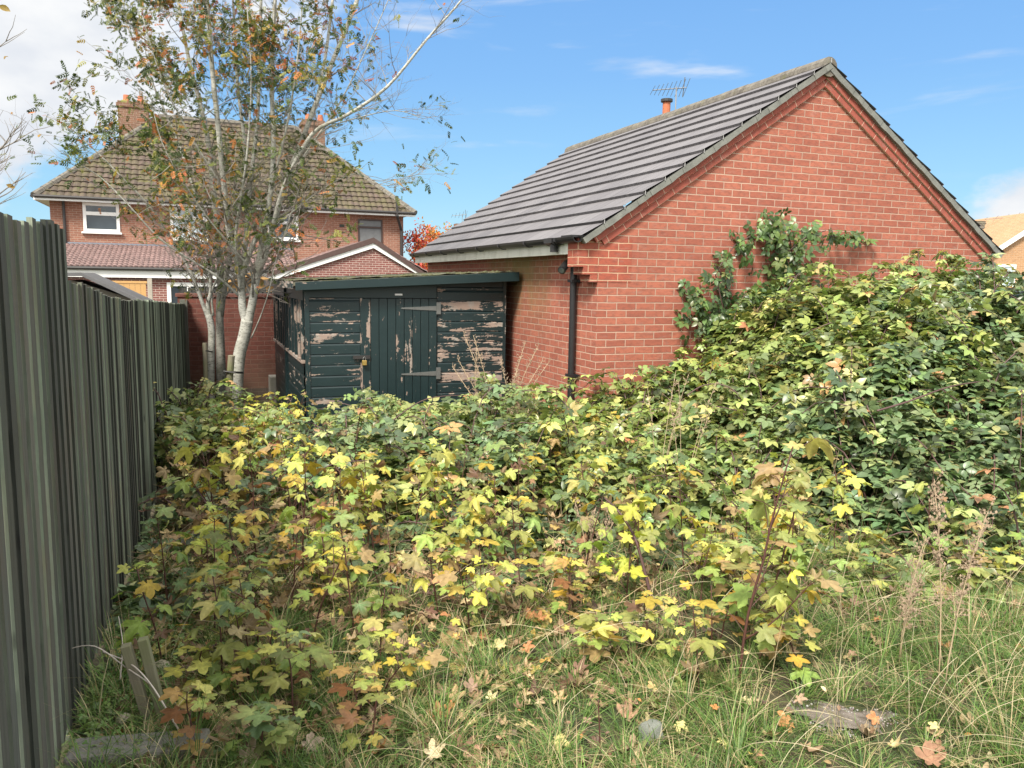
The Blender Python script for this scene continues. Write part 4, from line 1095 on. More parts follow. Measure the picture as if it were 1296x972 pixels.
# climbing bramble on the gable
def climber():
    def gp(px, py, q):
        # point q metres in front of gable plane
        d = fw + rt * ((px - 648) / 1000) - upv * ((py - 486) / 1000)
        p0 = Vector((P0[0] - GY[0] * q, P0[1] - GY[1] * q, 0)); nn = Vector((GY[0], GY[1], 0))
        k = (p0 - Vector((0, 0, CAMZ))).dot(nn) / d.dot(nn); return Vector((0, 0, CAMZ)) + d * k
    base = gp(950, 420, .3); org = np.array([base.x, base.y, 0.0])
    root = tag(empty('climbing_bramble', tuple(org)), 'dark bramble shoots climbing up the brick gable in an arch', 'bramble')
    paths = [[(945, 430), (915, 390), (905, 345), (930, 310), (965, 290), (1000, 290), (1035, 298), (1075, 300), (1100, 305)],
             [(960, 430), (985, 385), (1005, 340), (1000, 305), (985, 285), (972, 275)],
             [(930, 430), (895, 405), (880, 385), (868, 368)],
             [(1000, 420), (1015, 380), (1010, 345), (995, 320), (1020, 300), (1045, 292)],
             [(905, 400), (925, 380), (915, 350), (905, 335)]]
    cm3 = MB(); P = []
    r = np.random.default_rng(5)
    for k, path in enumerate(paths):
        pts = [gp(x, y, .12 + .10 * math.sin(i * 1.3 + k)) - Vector(org) for i, (x, y) in enumerate(path)]
        cm3.tube(pts, [.008 * (1 - .08 * i) for i in range(len(pts))], 6)
        for a, b in zip(pts[:-1], pts[1:]):
            ln = (b - a).length
            for j in range(int(ln * (34 if k < 2 else 34))):
                u = r.random(); p = a.lerp(b, u); spread = .085 if k in (1, 3) else .07
                if k == 0 and p.x > 1.0: spread = .035
                P.append(np.array(p) + r.normal(0, spread, 3) * np.array([1, .5, 1]))
    for (px, py, n, sp) in ((990, 350, 30, .13), (885, 378, 22, .09), (985, 380, 45, .14), (975, 298, 18, .09), (1010, 395, 50, .16), (940, 405, 50, .15), (895, 405, 40, .12), (965, 375, 30, .12), (945, 310, 16, .07), (1000, 320, 26, .10)):
        b = gp(px, py, .15)
        for j in range(n): P.append(np.array(b) - org + r.normal(0, sp, 3) * np.array([1, .5, .9]))
    P = np.array(P); s, t = gloc(P[:, 0] + org[0], P[:, 1] + org[1]); push = np.maximum(0, t + .03)
    P[:, 0] -= GY[0] * push; P[:, 1] -= GY[1] * push
    K = len(P); nm = norm(np.array([-GY[0], -GY[1], .55]) + .45 * r.standard_normal((K, 3)))
    ax = norm(np.stack([r.normal(0, 1, K), r.normal(0, .3, K), -.5 + .6 * r.standard_normal(K)], 1))
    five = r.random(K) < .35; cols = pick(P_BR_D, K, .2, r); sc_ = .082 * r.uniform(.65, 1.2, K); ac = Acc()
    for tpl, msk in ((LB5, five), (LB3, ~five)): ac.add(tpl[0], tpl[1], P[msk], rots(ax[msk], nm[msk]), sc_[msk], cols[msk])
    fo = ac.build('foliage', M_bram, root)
    cm3.build('canes', M_cane, root, smooth=True)
climber()

# ================================================================== SYCAMORE SAPLINGS
def sapling_mesh(seed, h, pairs, size, pal, branch=0, bare=.25):
    r = np.random.default_rng(seed); rr = random.Random(seed); st = MB(); ac = Acc()
    P = []; A = []; Nn = []; S = []; T = []
    def stem(p0, dirv, ln, rad, pairs, bare, sz):
        pts = []; p = Vector(p0); d = Vector(dirv).normalized(); n = 9
        for i in range(n + 1):
            pts.append(p.copy()); p = p + d * ln / n; d = (d + Vector((rr.uniform(-.09, .09), rr.uniform(-.09, .09), .06))).normalized()
        st.tube(pts, [rad * .8 * (1 - .6 * i / n) for i in range(n + 1)], 6)
        for k in range(pairs):
            u = bare + (1 - bare) * (k + .5) / pairs if pairs > 1 else 1
            fi = u * n; i = min(n - 1, int(fi)); b = pts[i].lerp(pts[i + 1], fi - i)
            tw = (k % 2) * math.pi / 2 + rr.uniform(-.4, .4) + seed
            for sgn in (0, math.pi):
                if rr.random() < .12: continue
                a = tw + sgn + rr.uniform(-.25, .25); pl_ = sz * rr.uniform(.7, 1.5) * (1.15 - .4 * u)
                o_ = Vector((math.cos(a), math.sin(a), rr.uniform(.25, .9))).normalized()
                e = b + o_ * pl_; mid_ = b.lerp(e, .5) + Vector((0, 0, .01))
                st.tube([b, mid_, e], [.0022, .0018, .0015], 4, cap=False)
                P.append(e); dr = rr.uniform(-.75, .05); A.append((math.cos(a), math.sin(a), dr))
                Nn.append((rr.gauss(0, .45) + .3 * math.cos(a), rr.gauss(0, .45) + .3 * math.sin(a), 1)); S.append(sz * rr.uniform(.4, 1.2) * (1.1 - .25 * u))
        # terminal small leaves
        for q in range(2):
            a = rr.uniform(0, 6.28); P.append(pts[-1]); A.append((math.cos(a), math.sin(a), .4)); Nn.append((0, 0, 1)); S.append(sz * .5)
        return pts
    pts = stem((0, 0, -.05), (rr.uniform(-.12, .12), rr.uniform(-.12, .12), 1), h, .004 + .0045 * h, pairs, bare, size)
    for b in range(branch):
        i = rr.randint(2, 6); a = rr.uniform(0, 6.28)
        stem(pts[i], (math.cos(a) * .9, math.sin(a) * .9, .8), h * rr.uniform(.25, .45), .003 + .002 * h, rr.randint(2, 4), .35, size * .9)
    P = np.array(P); A = np.array(A); Nn = norm(np.array(Nn)); S = np.array(S); K = len(P)
    cols = pick(pal, K, .16, r); typ = r.integers(0, 4, K); dd_ = r.random(K) < .06; cols[dd_] = pick(P_DRY, int(dd_.sum()), .2, r); typ[dd_] = 4 + r.integers(0, 3, int(dd_.sum()))
    for t in range(3):
        m = typ == 4 + t
        if m.any(): ac.add(DEAD[t][0], DEAD[t][1], P[m], rots(A[m], Nn[m]), S[m] * .8, cols[m])
    for t in range(4):
        m = typ == t
        if m.any(): ac.add(SYC[t][0], SYC[t][1], P[m], rots(A[m], Nn[m]), S[m], cols[m])
    return st, ac
def make_sapling(seed, h, pairs, size, pal, branch=0, bare=.25):
    st, ac = sapling_mesh(seed, h, pairs, size, pal, branch, bare)
    root = empty('sycamore_sapling'); ac.build('foliage', M_syc, root); st.build('stem', M_redstem, root, smooth=True); return root
def copy_tree(o, parent=None):
    c = o.copy(); col.objects.link(c)
    if parent: c.parent = parent
    for ch in o.children: copy_tree(ch, c)
    return c
protoY = [make_sapling(300 + k, .80, 7 + k % 3, .100, P_SYC_Y, branch=k % 3) for k in range(5)]
protoG = [make_sapling(320 + k, .80, 7 + k % 3, .095, P_SYC_G, branch=k % 3) for k in range(4)]
protoB = [make_sapling(340 + k, .75, 6, .085, P_SYC_B, branch=k % 2) for k in range(2)]
used = set()
def put(proto, x, y, h, label, group, rz=None, tilt=.08):
    src = proto[random.randrange(len(proto))]
    if src.name in used: o = copy_tree(src)
    else: o = src; used.add(src.name)
    base_h = .8; sc_ = h / base_h
    o.location = (x, y, float(ground(x, y)))
    o.rotation_euler = (random.uniform(-tilt, tilt), random.uniform(-tilt, tilt), random.uniform(0, 6.28) if rz is None else rz)
    o.scale = (max(.8, min(1.15, .45 + sc_ * .5)),) * 2 + (sc_,)
    tag(o, label, 'sapling', group); return o
def fence_x(y): return FA.x + FD.x * (y - FA.y) / FD.y
GS = 'sycamore saplings in the overgrown garden'
sr = random.Random(42)
def region(n, xr, yr, hr, mixp, label, group, mind=.17, avoid=None):
    pts = []; tries = 0
    while len(pts) < n and tries < 4000:
        tries += 1; y = sr.uniform(*yr); x0, x1 = xr(y); x = sr.uniform(x0, x1)
        if any((x - a) ** 2 + (y - b) ** 2 < mind ** 2 for a, b in pts): continue
        ss_ = (x - SP[0]) * GX[0] + (y - SP[1]) * GX[1]; tt_ = (x - SP[0]) * GY[0] + (y - SP[1]) * GY[1]
        if ss_ > -.15 and tt_ > -.2: continue
        pts.append((x, y)); p = sr.random()
        proto = protoY if p < mixp[0] else protoG if p < mixp[0] + mixp[1] else protoB
        put(proto, x, y, sr.uniform(*hr), label, group)
region(24, lambda y: (fence_x(y) + .35, -2.3 + (8.5 - y) * .25), (6.6, 8.7), (.62, .88), (.6, .3, .1), 'young sycamore sapling growing between the fence and the green shed', 'saplings between fence and shed')
region(20, lambda y: (-2.4, -1.0), (6.2, 8.0), (.52, .74), (.65, .28, .07), 'yellowing sycamore sapling in front of the green shed', 'saplings in front of the shed')
region(26, lambda y: (fence_x(y) + .30, -.9), (4.2, 6.6), (.55, .85), (.55, .28, .17), 'yellow-green sycamore sapling in the left middle of the garden', 'saplings in the left middle')
region(16, lambda y: (fence_x(y) + .28, -.50), (2.95, 4.2), (.40, .66), (.40, .42, .18), 'short sycamore sapling in the left foreground near the fence', 'saplings in the left foreground')
region(16, lambda y: (-.9, .5), (4.2, 5.6), (.5, .8), (.75, .22, .03), 'lime yellow sycamore sapling in the centre of the garden', 'saplings in the centre')
region(9, lambda y: (.35, 1.5), (3.9, 5.0), (.45, .75), (.8, .2, 0), 'lime yellow sycamore sapling right of centre, at the edge of the grass', 'saplings at the grass edge')
region(9, lambda y: (1.3, 3.0), (4.3, 5.1), (.45, .85), (.6, .35, .05), 'small sycamore sapling at the foot of the bramble bank', 'saplings at the foot of the bank')
region(6, lambda y: (.2, 1.2), (5.8, 7.4), (.8, 1.0), (.7, .3, 0), 'yellow sycamore sapling poking through the low brambles', 'saplings among the low brambles')
region(10, lambda y: (fence_x(y) + .42, -.45), (2.45, 3.1), (.20, .40), (.25, .5, .25), 'low sycamore sapling at the very front of the garden, bottom left', 'saplings at the very front')
for i, (x, y) in enumerate([(1.5, 6.6), (2.3, 6.2), (2.9, 6.9), (3.7, 7.3), (4.3, 7.9), (2.0, 7.4), (3.2, 5.7), (2.6, 7.8), (4.8, 7.0), (1.7, 5.7), (3.9, 6.3), (5.2, 8.2), (1.3, 6.0), (3.4, 8.0)]):
    o = put(protoY if i % 3 else protoG, x, y, float(thick(x, y)) + .12 - float(ground(x, y)), 'sycamore sapling growing up through the bramble bank, only its top leaves clear of it', 'saplings in the bramble bank'); o.scale = (1.1, 1.1, o.scale[2])
region(21, lambda y: (-.8, 1.3), (3.05, 4.4), (.26, .5), (.66, .3, .04), 'short lime yellow sycamore sapling in the grass at the front centre', 'saplings in the front grass', mind=.14)
region(9, lambda y: (1.2, 3.1), (3.9, 4.6), (.22, .42), (.5, .4, .1), 'small sycamore sapling in the grass below the bramble bank', 'saplings below the bank', mind=.14)
# hero saplings
def hero(seed, x, y, h, pairs, size, pal, branch, bare, label, lean=(0, 0)):
    o = make_sapling(seed, h, pairs, size, pal, branch, bare); o.location = (x, y, float(ground(x, y))); o.rotation_euler = (lean[0], lean[1], 0)
    tag(o, label, 'sapling'); return o
P_H = [(.46, .43, .16, 3), (.36, .38, .14, 3), (.30, .33, .12, 2), (.50, .38, .18, 1)]
hero(401, .97, 3.12, 1.08, 8, .112, P_H, 3, .2, 'tallest sycamore sapling, reddish stem and large pale leaves, right of centre', (.0, .015))
hero(402, 1.12, 3.35, .85, 6, .10, P_SYC_Y, 1, .3, 'bushy yellow sycamore sapling close beside the tallest one', (0, .0))
hero(403, .62, 3.95, .62, 5, .09, [(.55, .55, .08, 1), (.45, .52, .09, 1)], 1, .35, 'bright lime yellow sycamore sapling in front of the leaning purple cane')
hero(404, -1.02, 3.0, .42, 4, .085, P_SYC_G, 0, .4, 'small green sycamore sapling nearest the leaning stakes')
hero(405, -.80, 2.9, .34, 3, .085, P_SYC_G, 0, .5, 'lowest dark green sycamore sapling at the bottom left')
hero(406, -.35, 3.75, .50, 5, .085, P_SYC_Y, 0, .4, 'sycamore sapling with a single straight red stem over the grass')
hero(407, 1.9, 6.9, 1.0, 6, .11, P_H, 1, .3, 'sycamore sapling rising out of the bramble bank left of centre')
hero(408, 5.0, 9.05, 2.35, 7, .12, P_SYC_Y, 3, .6, 'large-leaved sycamore sapling rising against the right end of the gable')

# ================================================================== LONG CANES & DRY STALKS
def cane(px_pts, label, rad=.007, mat=None, cat='cane', name='bramble_cane'):
    pts = [at_px(*p) for p in px_pts]; base = Vector((pts[0].x, pts[0].y, float(ground(pts[0].x, pts[0].y))))
    m = MB(); 
    # smooth by Catmull-Rom
    q = []
    P_ = [pts[0]] + pts + [pts[-1]]
    for i in range(1, len(P_) - 2):
        for k in range(5):
            t = k / 5; a, b, c, d = P_[i - 1:i + 3]
            q.append(.5 * ((2 * b) + (c - a) * t + (2 * a - 5 * b + 4 * c - d) * t * t + (3 * b - a - 3 * c + d) * t ** 3))
    q.append(pts[-1])
    m.tube([p - base for p in q], [rad * (1 - .55 * i / len(q)) for i in range(len(q))], 6)
    o = m.build(name, mat or M_cane, None, smooth=True, loc=base); tag(o, label, cat); return o
cane([(360, 720, 5.2), (366, 670, 5.25), (385, 615, 5.3), (420, 588, 5.35), (465, 583, 5.4)], 'dark arching bramble cane over the yellow saplings left of centre')
cane([(603, 640, 5.9), (600, 600, 6.0), (590, 565, 6.1), (568, 540, 6.2), (540, 525, 6.3)], 'dark bramble cane arching below the shed door')
cane([(826, 765, 3.9), (815, 720, 3.95), (803, 680, 4.0), (785, 650, 4.1), (765, 630, 4.2)], 'thick purple bramble cane leaning left above the lime yellow leaves', .010)
cane([(470, 560, 6.6), (500, 530, 6.8), (540, 505, 7.0), (590, 500, 7.2)], 'thin bramble cane reaching up to the shed')
cane([(1110, 520, 5.4), (1150, 508, 5.5), (1200, 490, 5.6), (1240, 483, 5.7)], 'bare brown cane lying across the right bank', .008)
cane([(870, 500, 6.4), (890, 488, 6.5), (915, 487, 6.5), (935, 500, 6.4), (945, 525, 6.3)], 'short arched cane in the upper middle of the bank', .006)
cane([(250, 965, 2.55), (215, 905, 2.6), (190, 865, 2.65), (165, 840, 2.7), (130, 825, 2.75)], 'bleached bare twig fork, lowest one beside the leaning stakes', .004, M_whitetwig, 'twig', 'dead_twig')
cane([(190, 865, 2.65), (160, 845, 2.7), (120, 818, 2.72), (84, 822, 2.75)], 'thin bleached twig crossing in front of the fence boards', .003, M_whitetwig, 'twig', 'dead_twig')
cane([(152, 860, 2.75), (155, 815, 2.8), (150, 780, 2.8)], 'upright bleached twig by the fence foot', .003, M_whitetwig, 'twig', 'dead_twig')
cane([(760, 972, 2.5), (759, 930, 2.5), (757, 885, 2.5)], 'bare dark upright stem in the grass at the bottom centre', .004, M_redstem, 'stem', 'bare_stem')
cane([(884, 900, 3.0), (884, 860, 3.0), (882, 810, 3.05)], 'thin bare stem in the grass right of centre', .003, M_redstem, 'stem', 'bare_stem')
cane([(900, 842, 3.3), (901, 790, 3.3), (900, 740, 3.35)], 'reddish bare stem beside the tallest sapling', .004, M_redstem, 'stem', 'bare_stem')
cane([(660, 930, 2.7), (700, 935, 2.65), (735, 945, 2.6)], 'short grey twig lying on the grass', .005, M_stake, 'twig', 'dead_twig')

def dry_stalk(px, py0, py1, Y, label, kind='plume', n=1, spread=.02, seed=0, rad=.003, dens=1.0):
    rr = random.Random(seed); b = at_px(px, py0, Y); t = at_px(px, py1, Y); gz = float(ground(b.x, b.y)); base = Vector((b.x, b.y, gz)); H = t.z - gz
    root = tag(empty('dry_stalk', base), label, 'dry stalk'); m = MB(); hd = MB()
    for k in range(n):
        dx_ = rr.uniform(-spread, spread); dy_ = rr.uniform(-spread, spread); hh = H * rr.uniform(.75, 1.0) if k else H
        pts = [Vector((dx_ * .3 + dx_ * u * u * 3, dy_ * .3 + dy_ * u * u * 2, hh * u)) for u in (0, .25, .5, .75, 1)]
        m.tube(pts, [rad, rad * .9, rad * .8, rad * .6, rad * .35], 5)
        cnt = int((60 if kind == 'plume' else 14) * dens)
        for j in range(cnt):
            u = rr.uniform(.45 if kind == 'plume' else .7, 1.0); i = min(3, int(u * 4)); p = pts[i].lerp(pts[i + 1], u * 4 - i)
            an = rr.uniform(0, 6.28); ln = rr.uniform(.02, .055) * (1.25 - u * .7)
            e = p + Vector((math.cos(an) * ln, math.sin(an) * ln, rr.uniform(-.01, .05)))
            hd.tube([p, e], [.0012, .0008], 3, cap=False)
            for q in range(3):
                c = p.lerp(e, .4 + .3 * q) + Vector((rr.uniform(-.004, .004),) * 3); w2 = rr.uniform(.003, .006)
                a2 = rr.uniform(0, 6.28)
                hd._add([c + Vector((w2 * math.cos(a2), w2 * math.sin(a2), 0)), c + Vector((0, 0, w2 * 1.6)), c - Vector((w2 * math.cos(a2), w2 * math.sin(a2), 0)), c - Vector((0, 0, w2))], [(0, 1, 2, 3)])
    m.build('stem', M_deadstem, root, smooth=True); hd.build('seed_head', plain('dry_seed_' + str(seed), (.36, .27, .19), .9, .3, 30), root)
    return root
dry_stalk(1188, 905, 610, 2.95, 'tall feathery dry stalk standing in the grass at the right', n=2, spread=.03, seed=1, dens=1.6)
dry_stalk(1130, 905, 690, 3.3, 'shorter dry stalk left of the tall feathery one', n=2, spread=.04, seed=2)
dry_stalk(632, 560, 425, 7.9, 'tangle of tall dry stalks between shed and garage wall', n=9, spread=.16, seed=3, rad=.005)
dry_stalk(655, 560, 455, 7.7, 'reddish dry stalks close to the garage wall', n=4, spread=.10, seed=4, rad=.004)
dry_stalk(600, 540, 440, 7.8, 'single dry stalk with seed head in front of the shed right side', n=1, seed=5, rad=.004)
dry_stalk(832, 640, 470, 5.8, 'pale dry stalks in front of the left end of the bramble bank', n=4, spread=.06, seed=6, kind='thin')
dry_stalk(862, 640, 480, 5.7, 'thin dry stalks in the bramble bank, right of the pale ones', n=4, spread=.07, seed=7, kind='thin')
dry_stalk(745, 800, 640, 4.3, 'bundle of straw coloured stems in the middle of the garden', n=6, spread=.05, seed=8, kind='thin')

# ================================================================== TREE
def tree():
    base = at_px(285, 520, 10.3); base.z = 0
    root = tag(empty('multi_stemmed_tree', base), 'pale grey multi-stemmed tree with sparse autumn leaves in front of the brick wall', 'tree')
    rr = random.Random(77); r = np.random.default_rng(77)
    O = base
    trunks = []   # (points, radii, material)
    def T(pts, r0, r1, mat=0):
        P_ = [at_px(*p) - O for p in pts]
        q = [P_[0]]
        E_ = [P_[0]] + P_ + [P_[-1]]
        q = []
        for i in range(1, len(E_) - 2):
            for k in range(4):
                t = k / 4; a, b, c, d = E_[i - 1:i + 3]
                q.append(.5 * ((2 * b) + (c - a) * t + (2 * a - 5 * b + 4 * c - d) * t * t + (3 * b - a - 3 * c + d) * t ** 3))
        q.append(P_[-1])
        rad = [r0 + (r1 - r0) * (i / (len(q) - 1)) ** .8 for i in range(len(q))]
        trunks.append((q, rad, mat)); return q, rad
    # main stems, ends well above the frame
    T([(294, 545, 10.2), (298, 510, 10.2), (300, 481, 10.2), (303, 449, 10.2), (309, 426, 10.2), (313, 405, 10.2)], .082, .075)
    T([(313, 410, 10.2), (307, 391, 10.2), (306, 365, 10.2), (303, 340, 10.15), (291, 300, 10.1), (284, 240, 10.0), (277, 170, 9.9), (268, 80, 9.8), (262, 0, 9.7), (255, -110, 9.6)], .055, .021)
    T([(313, 410, 10.2), (319, 385, 10.2), (324, 355, 10.2), (332, 330, 10.2), (345, 290, 10.2), (357, 245, 10.25), (385, 170, 10.3), (420, 80, 10.4), (452, 0, 10.5), (480, -90, 10.6)], .058, .021)
    T([(322, 360, 10.2), (333, 300, 10.2), (343, 240, 10.1), (346, 180, 10.1), (344, 100, 10.0), (348, 0, 10.0), (352, -120, 10.0)], .042, .019)
    T([(306, 352, 10.15), (316, 320, 10.2), (330, 290, 10.3), (352, 262, 10.4), (372, 205, 10.5), (400, 130, 10.6), (415, 50, 10.7), (425, -40, 10.8)], .036, .017)
    T([(345, 290, 10.2), (360, 235, 10.0), (395, 170, 9.8), (440, 145, 9.6), (490, 110, 9.5), (540, 50, 9.4), (588, -5, 9.3), (620, -60, 9.2)], .032, .008)
    T([(306, 365, 10.15), (316, 240, 10.3), (326, 150, 10.4), (329, 50, 10.5), (333, -90, 10.6)], .032, .016)
    # left group
    T([(270, 545, 10.6), (267, 508, 10.6), (267, 457, 10.6), (268, 420, 10.6), (264, 398, 10.6)], .052, .045)
    T([(266, 410, 10.6), (256, 383, 10.6), (248, 360, 10.6), (237, 335, 10.6), (215, 300, 10.5), (190, 262, 10.3), (150, 220, 10.1), (120, 190, 10.0), (75, 150, 9.9)], .030, .005)
    T([(266, 405, 10.6), (263, 385, 10.6), (267, 365, 10.6), (262, 320, 10.7), (248, 250, 10.8), (225, 180, 10.9), (195, 110, 11), (160, 30, 11.1), (130, -50, 11.2)], .032, .007)
    T([(270, 400, 10.6), (268, 370, 10.6), (278, 345, 10.5), (288, 300, 10.4), (300, 260, 10.3), (330, 215, 10.1)], .018, .005)
    # darker middle trunk
    T([(282, 545, 10.9), (280, 485, 10.9), (279, 438, 10.9), (278, 399, 10.9), (279, 340, 10.9), (272, 260, 11.0), (262, 170, 11.1), (240, 80, 11.2), (225, 0, 11.3), (210, -80, 11.4)], .078, .012, 1)
    T([(279, 400, 10.9), (286, 350, 10.9), (298, 290, 11.0), (310, 200, 11.1), (300, 100, 11.2), (295, 0, 11.3), (290, -80, 11.3)], .045, .010, 1)
    # long low side branches on the left
    T([(303, 375, 10.2), (275, 350, 10.0), (235, 325, 9.8), (200, 300, 9.6), (165, 262, 9.4), (128, 225, 9.3), (95, 205, 9.2)], .018, .004)
    T([(320, 380, 10.2), (318, 345, 9.9), (300, 320, 9.7), (270, 285, 9.5), (235, 235, 9.3), (205, 180, 9.2), (190, 120, 9.1)], .016, .004, 1)
    T([(357, 245, 10.25), (390, 190, 10.0), (430, 130, 9.8), (465, 60, 9.7), (500, -20, 9.6)], .016, .004)
    T([(372, 205, 10.5), (410, 165, 10.4), (450, 150, 10.3), (500, 140, 10.2), (535, 150, 10.1)], .012, .003)
    T([(345, 290, 10.2), (400, 245, 10.0), (450, 220, 9.8), (490, 235, 9.7), (538, 210, 9.6)], .010, .002, 1)
    T([(343, 240, 10.1), (365, 150, 9.9), (378, 60, 9.8), (385, -30, 9.7)], .018, .006)
    T([(306, 365, 10.15), (298, 300, 9.9), (312, 200, 9.7), (318, 100, 9.6), (312, 0, 9.5)], .018, .006)
    T([(284, 240, 10.0), (240, 170, 9.8), (205, 100, 9.7), (180, 20, 9.6)], .015, .005, 1)
    # thin shoot leaning right of the pale trunk
    T([(318, 428, 10.15), (330, 400, 10.1), (340, 370, 10.0), (349, 330, 9.95), (362, 290, 9.9), (378, 240, 9.8)], .010, .004, 1)
    mb0, mb1 = MB(), MB()
    for q, rad, mt in trunks: (mb1 if mt else mb0).tube(q, rad, 10 if rad[0] > .03 else 7)
    mb0.build('trunk', M_bark, root, smooth=True); mb1.build('trunk', M_bark2, root, smooth=True)
    # knobbly burr on the pale trunk
    # twigs
    tw = MB(); tips = []
    def grow(p, d, ln, rad, lvl):
        n = 4; pts = [p.copy()]; d = d.normalized()
        for i in range(n):
            d = (d + Vector((rr.gauss(0, .16), rr.gauss(0, .16), rr.gauss(.04, .12)))).normalized(); pts.append(pts[-1] + d * ln / n)
        tw.tube(pts, [rad * (1 - .7 * i / n) for i in range(n + 1)], 4 if lvl > 0 else 5, cap=False)
        if lvl >= 1:
            for q in pts[2:]: tips.append((q, d.copy()))
        else: tips.append((pts[-1], d.copy()))
        if lvl < 2:
            for k in range(rr.randint(2, 4)):
                i = rr.randint(1, n); side_ = Vector((rr.gauss(0, 1), rr.gauss(0, 1), rr.gauss(.15, .6))).normalized()
                grow(pts[i], (d * .9 + side_ * .85), ln * rr.uniform(.45, .75), rad * .55, lvl + 1)
    for q, rad, mt in trunks:
        if rad[0] > .07 and len(q) < 25 or len(q) < 22 and rad[0] > .04: continue
        for i in range(3, len(q)):
            if q[i].z < 1.6: continue
            for k in range(2 if rad[i] > .012 else 2):
                if rr.random() < .46:
                    a = rr.uniform(0, 6.28); tang = (q[i] - q[i - 1]).normalized()
                    side_ = Vector((math.cos(a), math.sin(a), rr.uniform(-.1, .5)))
                    grow(q[i], tang * .6 + side_, rr.uniform(.4, 1.05) * (.55 + min(.6, rad[i] * 14)), max(.0035, rad[i] * .30), 0)
    tw.build('twigs', M_twig, root)
    # leaves: crown-wide density, green to the left and top, orange low in the middle
    P = []; D = []; C = []
    for p, d in tips:
        w_ = p + O; rel = w_ - Vector((0, 0, CAMZ)); zc = rel.dot(fw); px = 648 + 1000 * rel.dot(rt) / zc; py = 486 - 1000 * rel.dot(upv) / zc
        dens = .98 if py < 140 else .42
        if px < 240 and py < 240: dens = .95
        if 255 < px < 430 and py > 110: dens = .30
        if px > 455: dens = .10
        if px > 400 and py < 200: dens *= .55
        if py > 300: dens *= .5
        if px < 75: dens *= .3
        if 75 < px < 200 and 190 < py < 330: dens *= .42
        if rr.random() > dens: continue
        nl = 1 if rr.random() < .4 else 2
        for k in range(nl):
            P.append(np.array(p) + r.normal(0, .035, 3)); D.append(np.array(d) + r.normal(0, .7, 3) + np.array([0, 0, -.55]))
            org_ = (.34 if (200 < px < 330 and 230 < py < 330) or (130 < px < 200 and 250 < py < 330) else .30 if py < 90 and 170 < px < 500 else .13)
            if px > 300 and py > 230: org_ = .16
            u = rr.random()
            if u < org_: C.append(rr.choice([(.46, .17, .06), (.42, .22, .05), (.34, .11, .05), (.40, .28, .07)]))
            elif u < org_ + .14: C.append((.24, .24, .06))
            else: C.append(rr.choice([(.07, .105, .03), (.10, .14, .035), (.05, .08, .025), (.14, .165, .045), (.035, .055, .02)]))
    P = np.array(P); D = np.array(D); C = np.array(C); K = len(P)
    ac = Acc(); nm = norm(np.array([0, 0, .8]) + .6 * r.standard_normal((K, 3)))
    ac.add(LPIN[0], LPIN[1], P, rots(D, nm), .088 * r.uniform(.5, 1.25, K), np.clip(C * (1 + .15 * r.standard_normal((K, 1))), .01, 1))
    ac.build('crown', M_rowan, root, smooth=False)
    print('tree tips', len(tips), 'leaves', K)
    # stakes and ties
    for (a, b, rd, lab) in (((263, 560, 10.1), (259, 434, 10.1), .028, 'thin round tree stake left of the tree trunks'), ((284, 545, 9.95), (293, 450, 9.9), .042, 'thicker round tree stake leaning against the pale trunk')):
        A_, B_ = at_px(*a), at_px(*b); A_.z = -.1
        tag(MB().tube([Vector((0, 0, 0)), B_ - A_], rd, 12).build('tree_stake', M_stake, None, loc=A_), lab, 'stake')
    tie = MB(); a, b = at_px(261, 444, 10.08), at_px(268, 445, 10.55)
    tie.bar(a - O, b - O, .03, .012); a, b = at_px(288, 470, 9.86), at_px(306, 471, 10.1); tie.bar(a - O, b - O, .035, .012); a = at_px(288, 470, 9.86) - O
    tie.tube([a + Vector((-.05, 0, 0)), a + Vector((.10, -.02, -.01)), at_px(307, 472, 10.1) - O], .012, 6)
    tie.build('tree_tie', M_blackpaint, root)
tree()

def bare_tree(px, Y, label, seed, leafc=None, leafn=0, h=6.5):
    rr = random.Random(seed); r = np.random.default_rng(seed); b = at_px(px, 500, Y); b.z = 0
    root = tag(empty('bare_tree' if leafc is None else 'leafy_tree', b), label, 'tree'); tk = MB(); tw = MB(); tips = []
    def grow(p, d, ln, rad, lvl, mb):
        n = 5; pts = [p.copy()]; d = d.normalized()
        for i in range(n): d = (d + Vector((rr.gauss(0, .10), rr.gauss(0, .10), .05))).normalized(); pts.append(pts[-1] + d * ln / n)
        mb.tube(pts, [rad * (1 - .65 * i / n) for i in range(n + 1)], 5 if lvl else 8, cap=False)
        if lvl >= 2: tips.extend(pts[1:])
        if lvl < 4:
            for k in range(rr.randint(3, 5) if lvl else 8):
                i = rr.randint(2, n); a = rr.uniform(0, 6.28)
                grow(pts[i], d + Vector((math.cos(a), math.sin(a), rr.uniform(-.1, .4))) * rr.uniform(.6, 1.0), ln * rr.uniform(.45, .65), rad * .5, lvl + 1, tw)
    grow(Vector((0, 0, 0)), Vector((0, 0, 1)), h * .55, .09, 0, tk)
    tk.build('trunk', M_bark2, root, smooth=True); tw.build('branches', M_twig, root)
    if leafc is not None:
        K = leafn; idx = r.integers(0, len(tips), K); P = np.array([tuple(tips[i]) for i in idx]) + r.normal(0, .12, (K, 3))
        ac = Acc(); nm = norm(r.standard_normal((K, 3)) + np.array([0, 0, .8])); ac.add(OVAL[0], OVAL[1], P, rots(r.standard_normal((K, 3)), nm), r.uniform(.08, .15, K), pick(leafc, K, .2, r))
        ac.build('crown', M_rowan, root)
    return root
bare_tree(-95, 11.5, 'almost bare tree whose thin twigs reach in at the left edge of the sky', 5, [(.3, .2, .06, 1), (.15, .17, .05, 1)], 60, h=6.0)
RED = [(.62, .09, .07, 3), (.70, .16, .06, 3), (.62, .30, .07, 1.5), (.35, .06, .05, 1)]
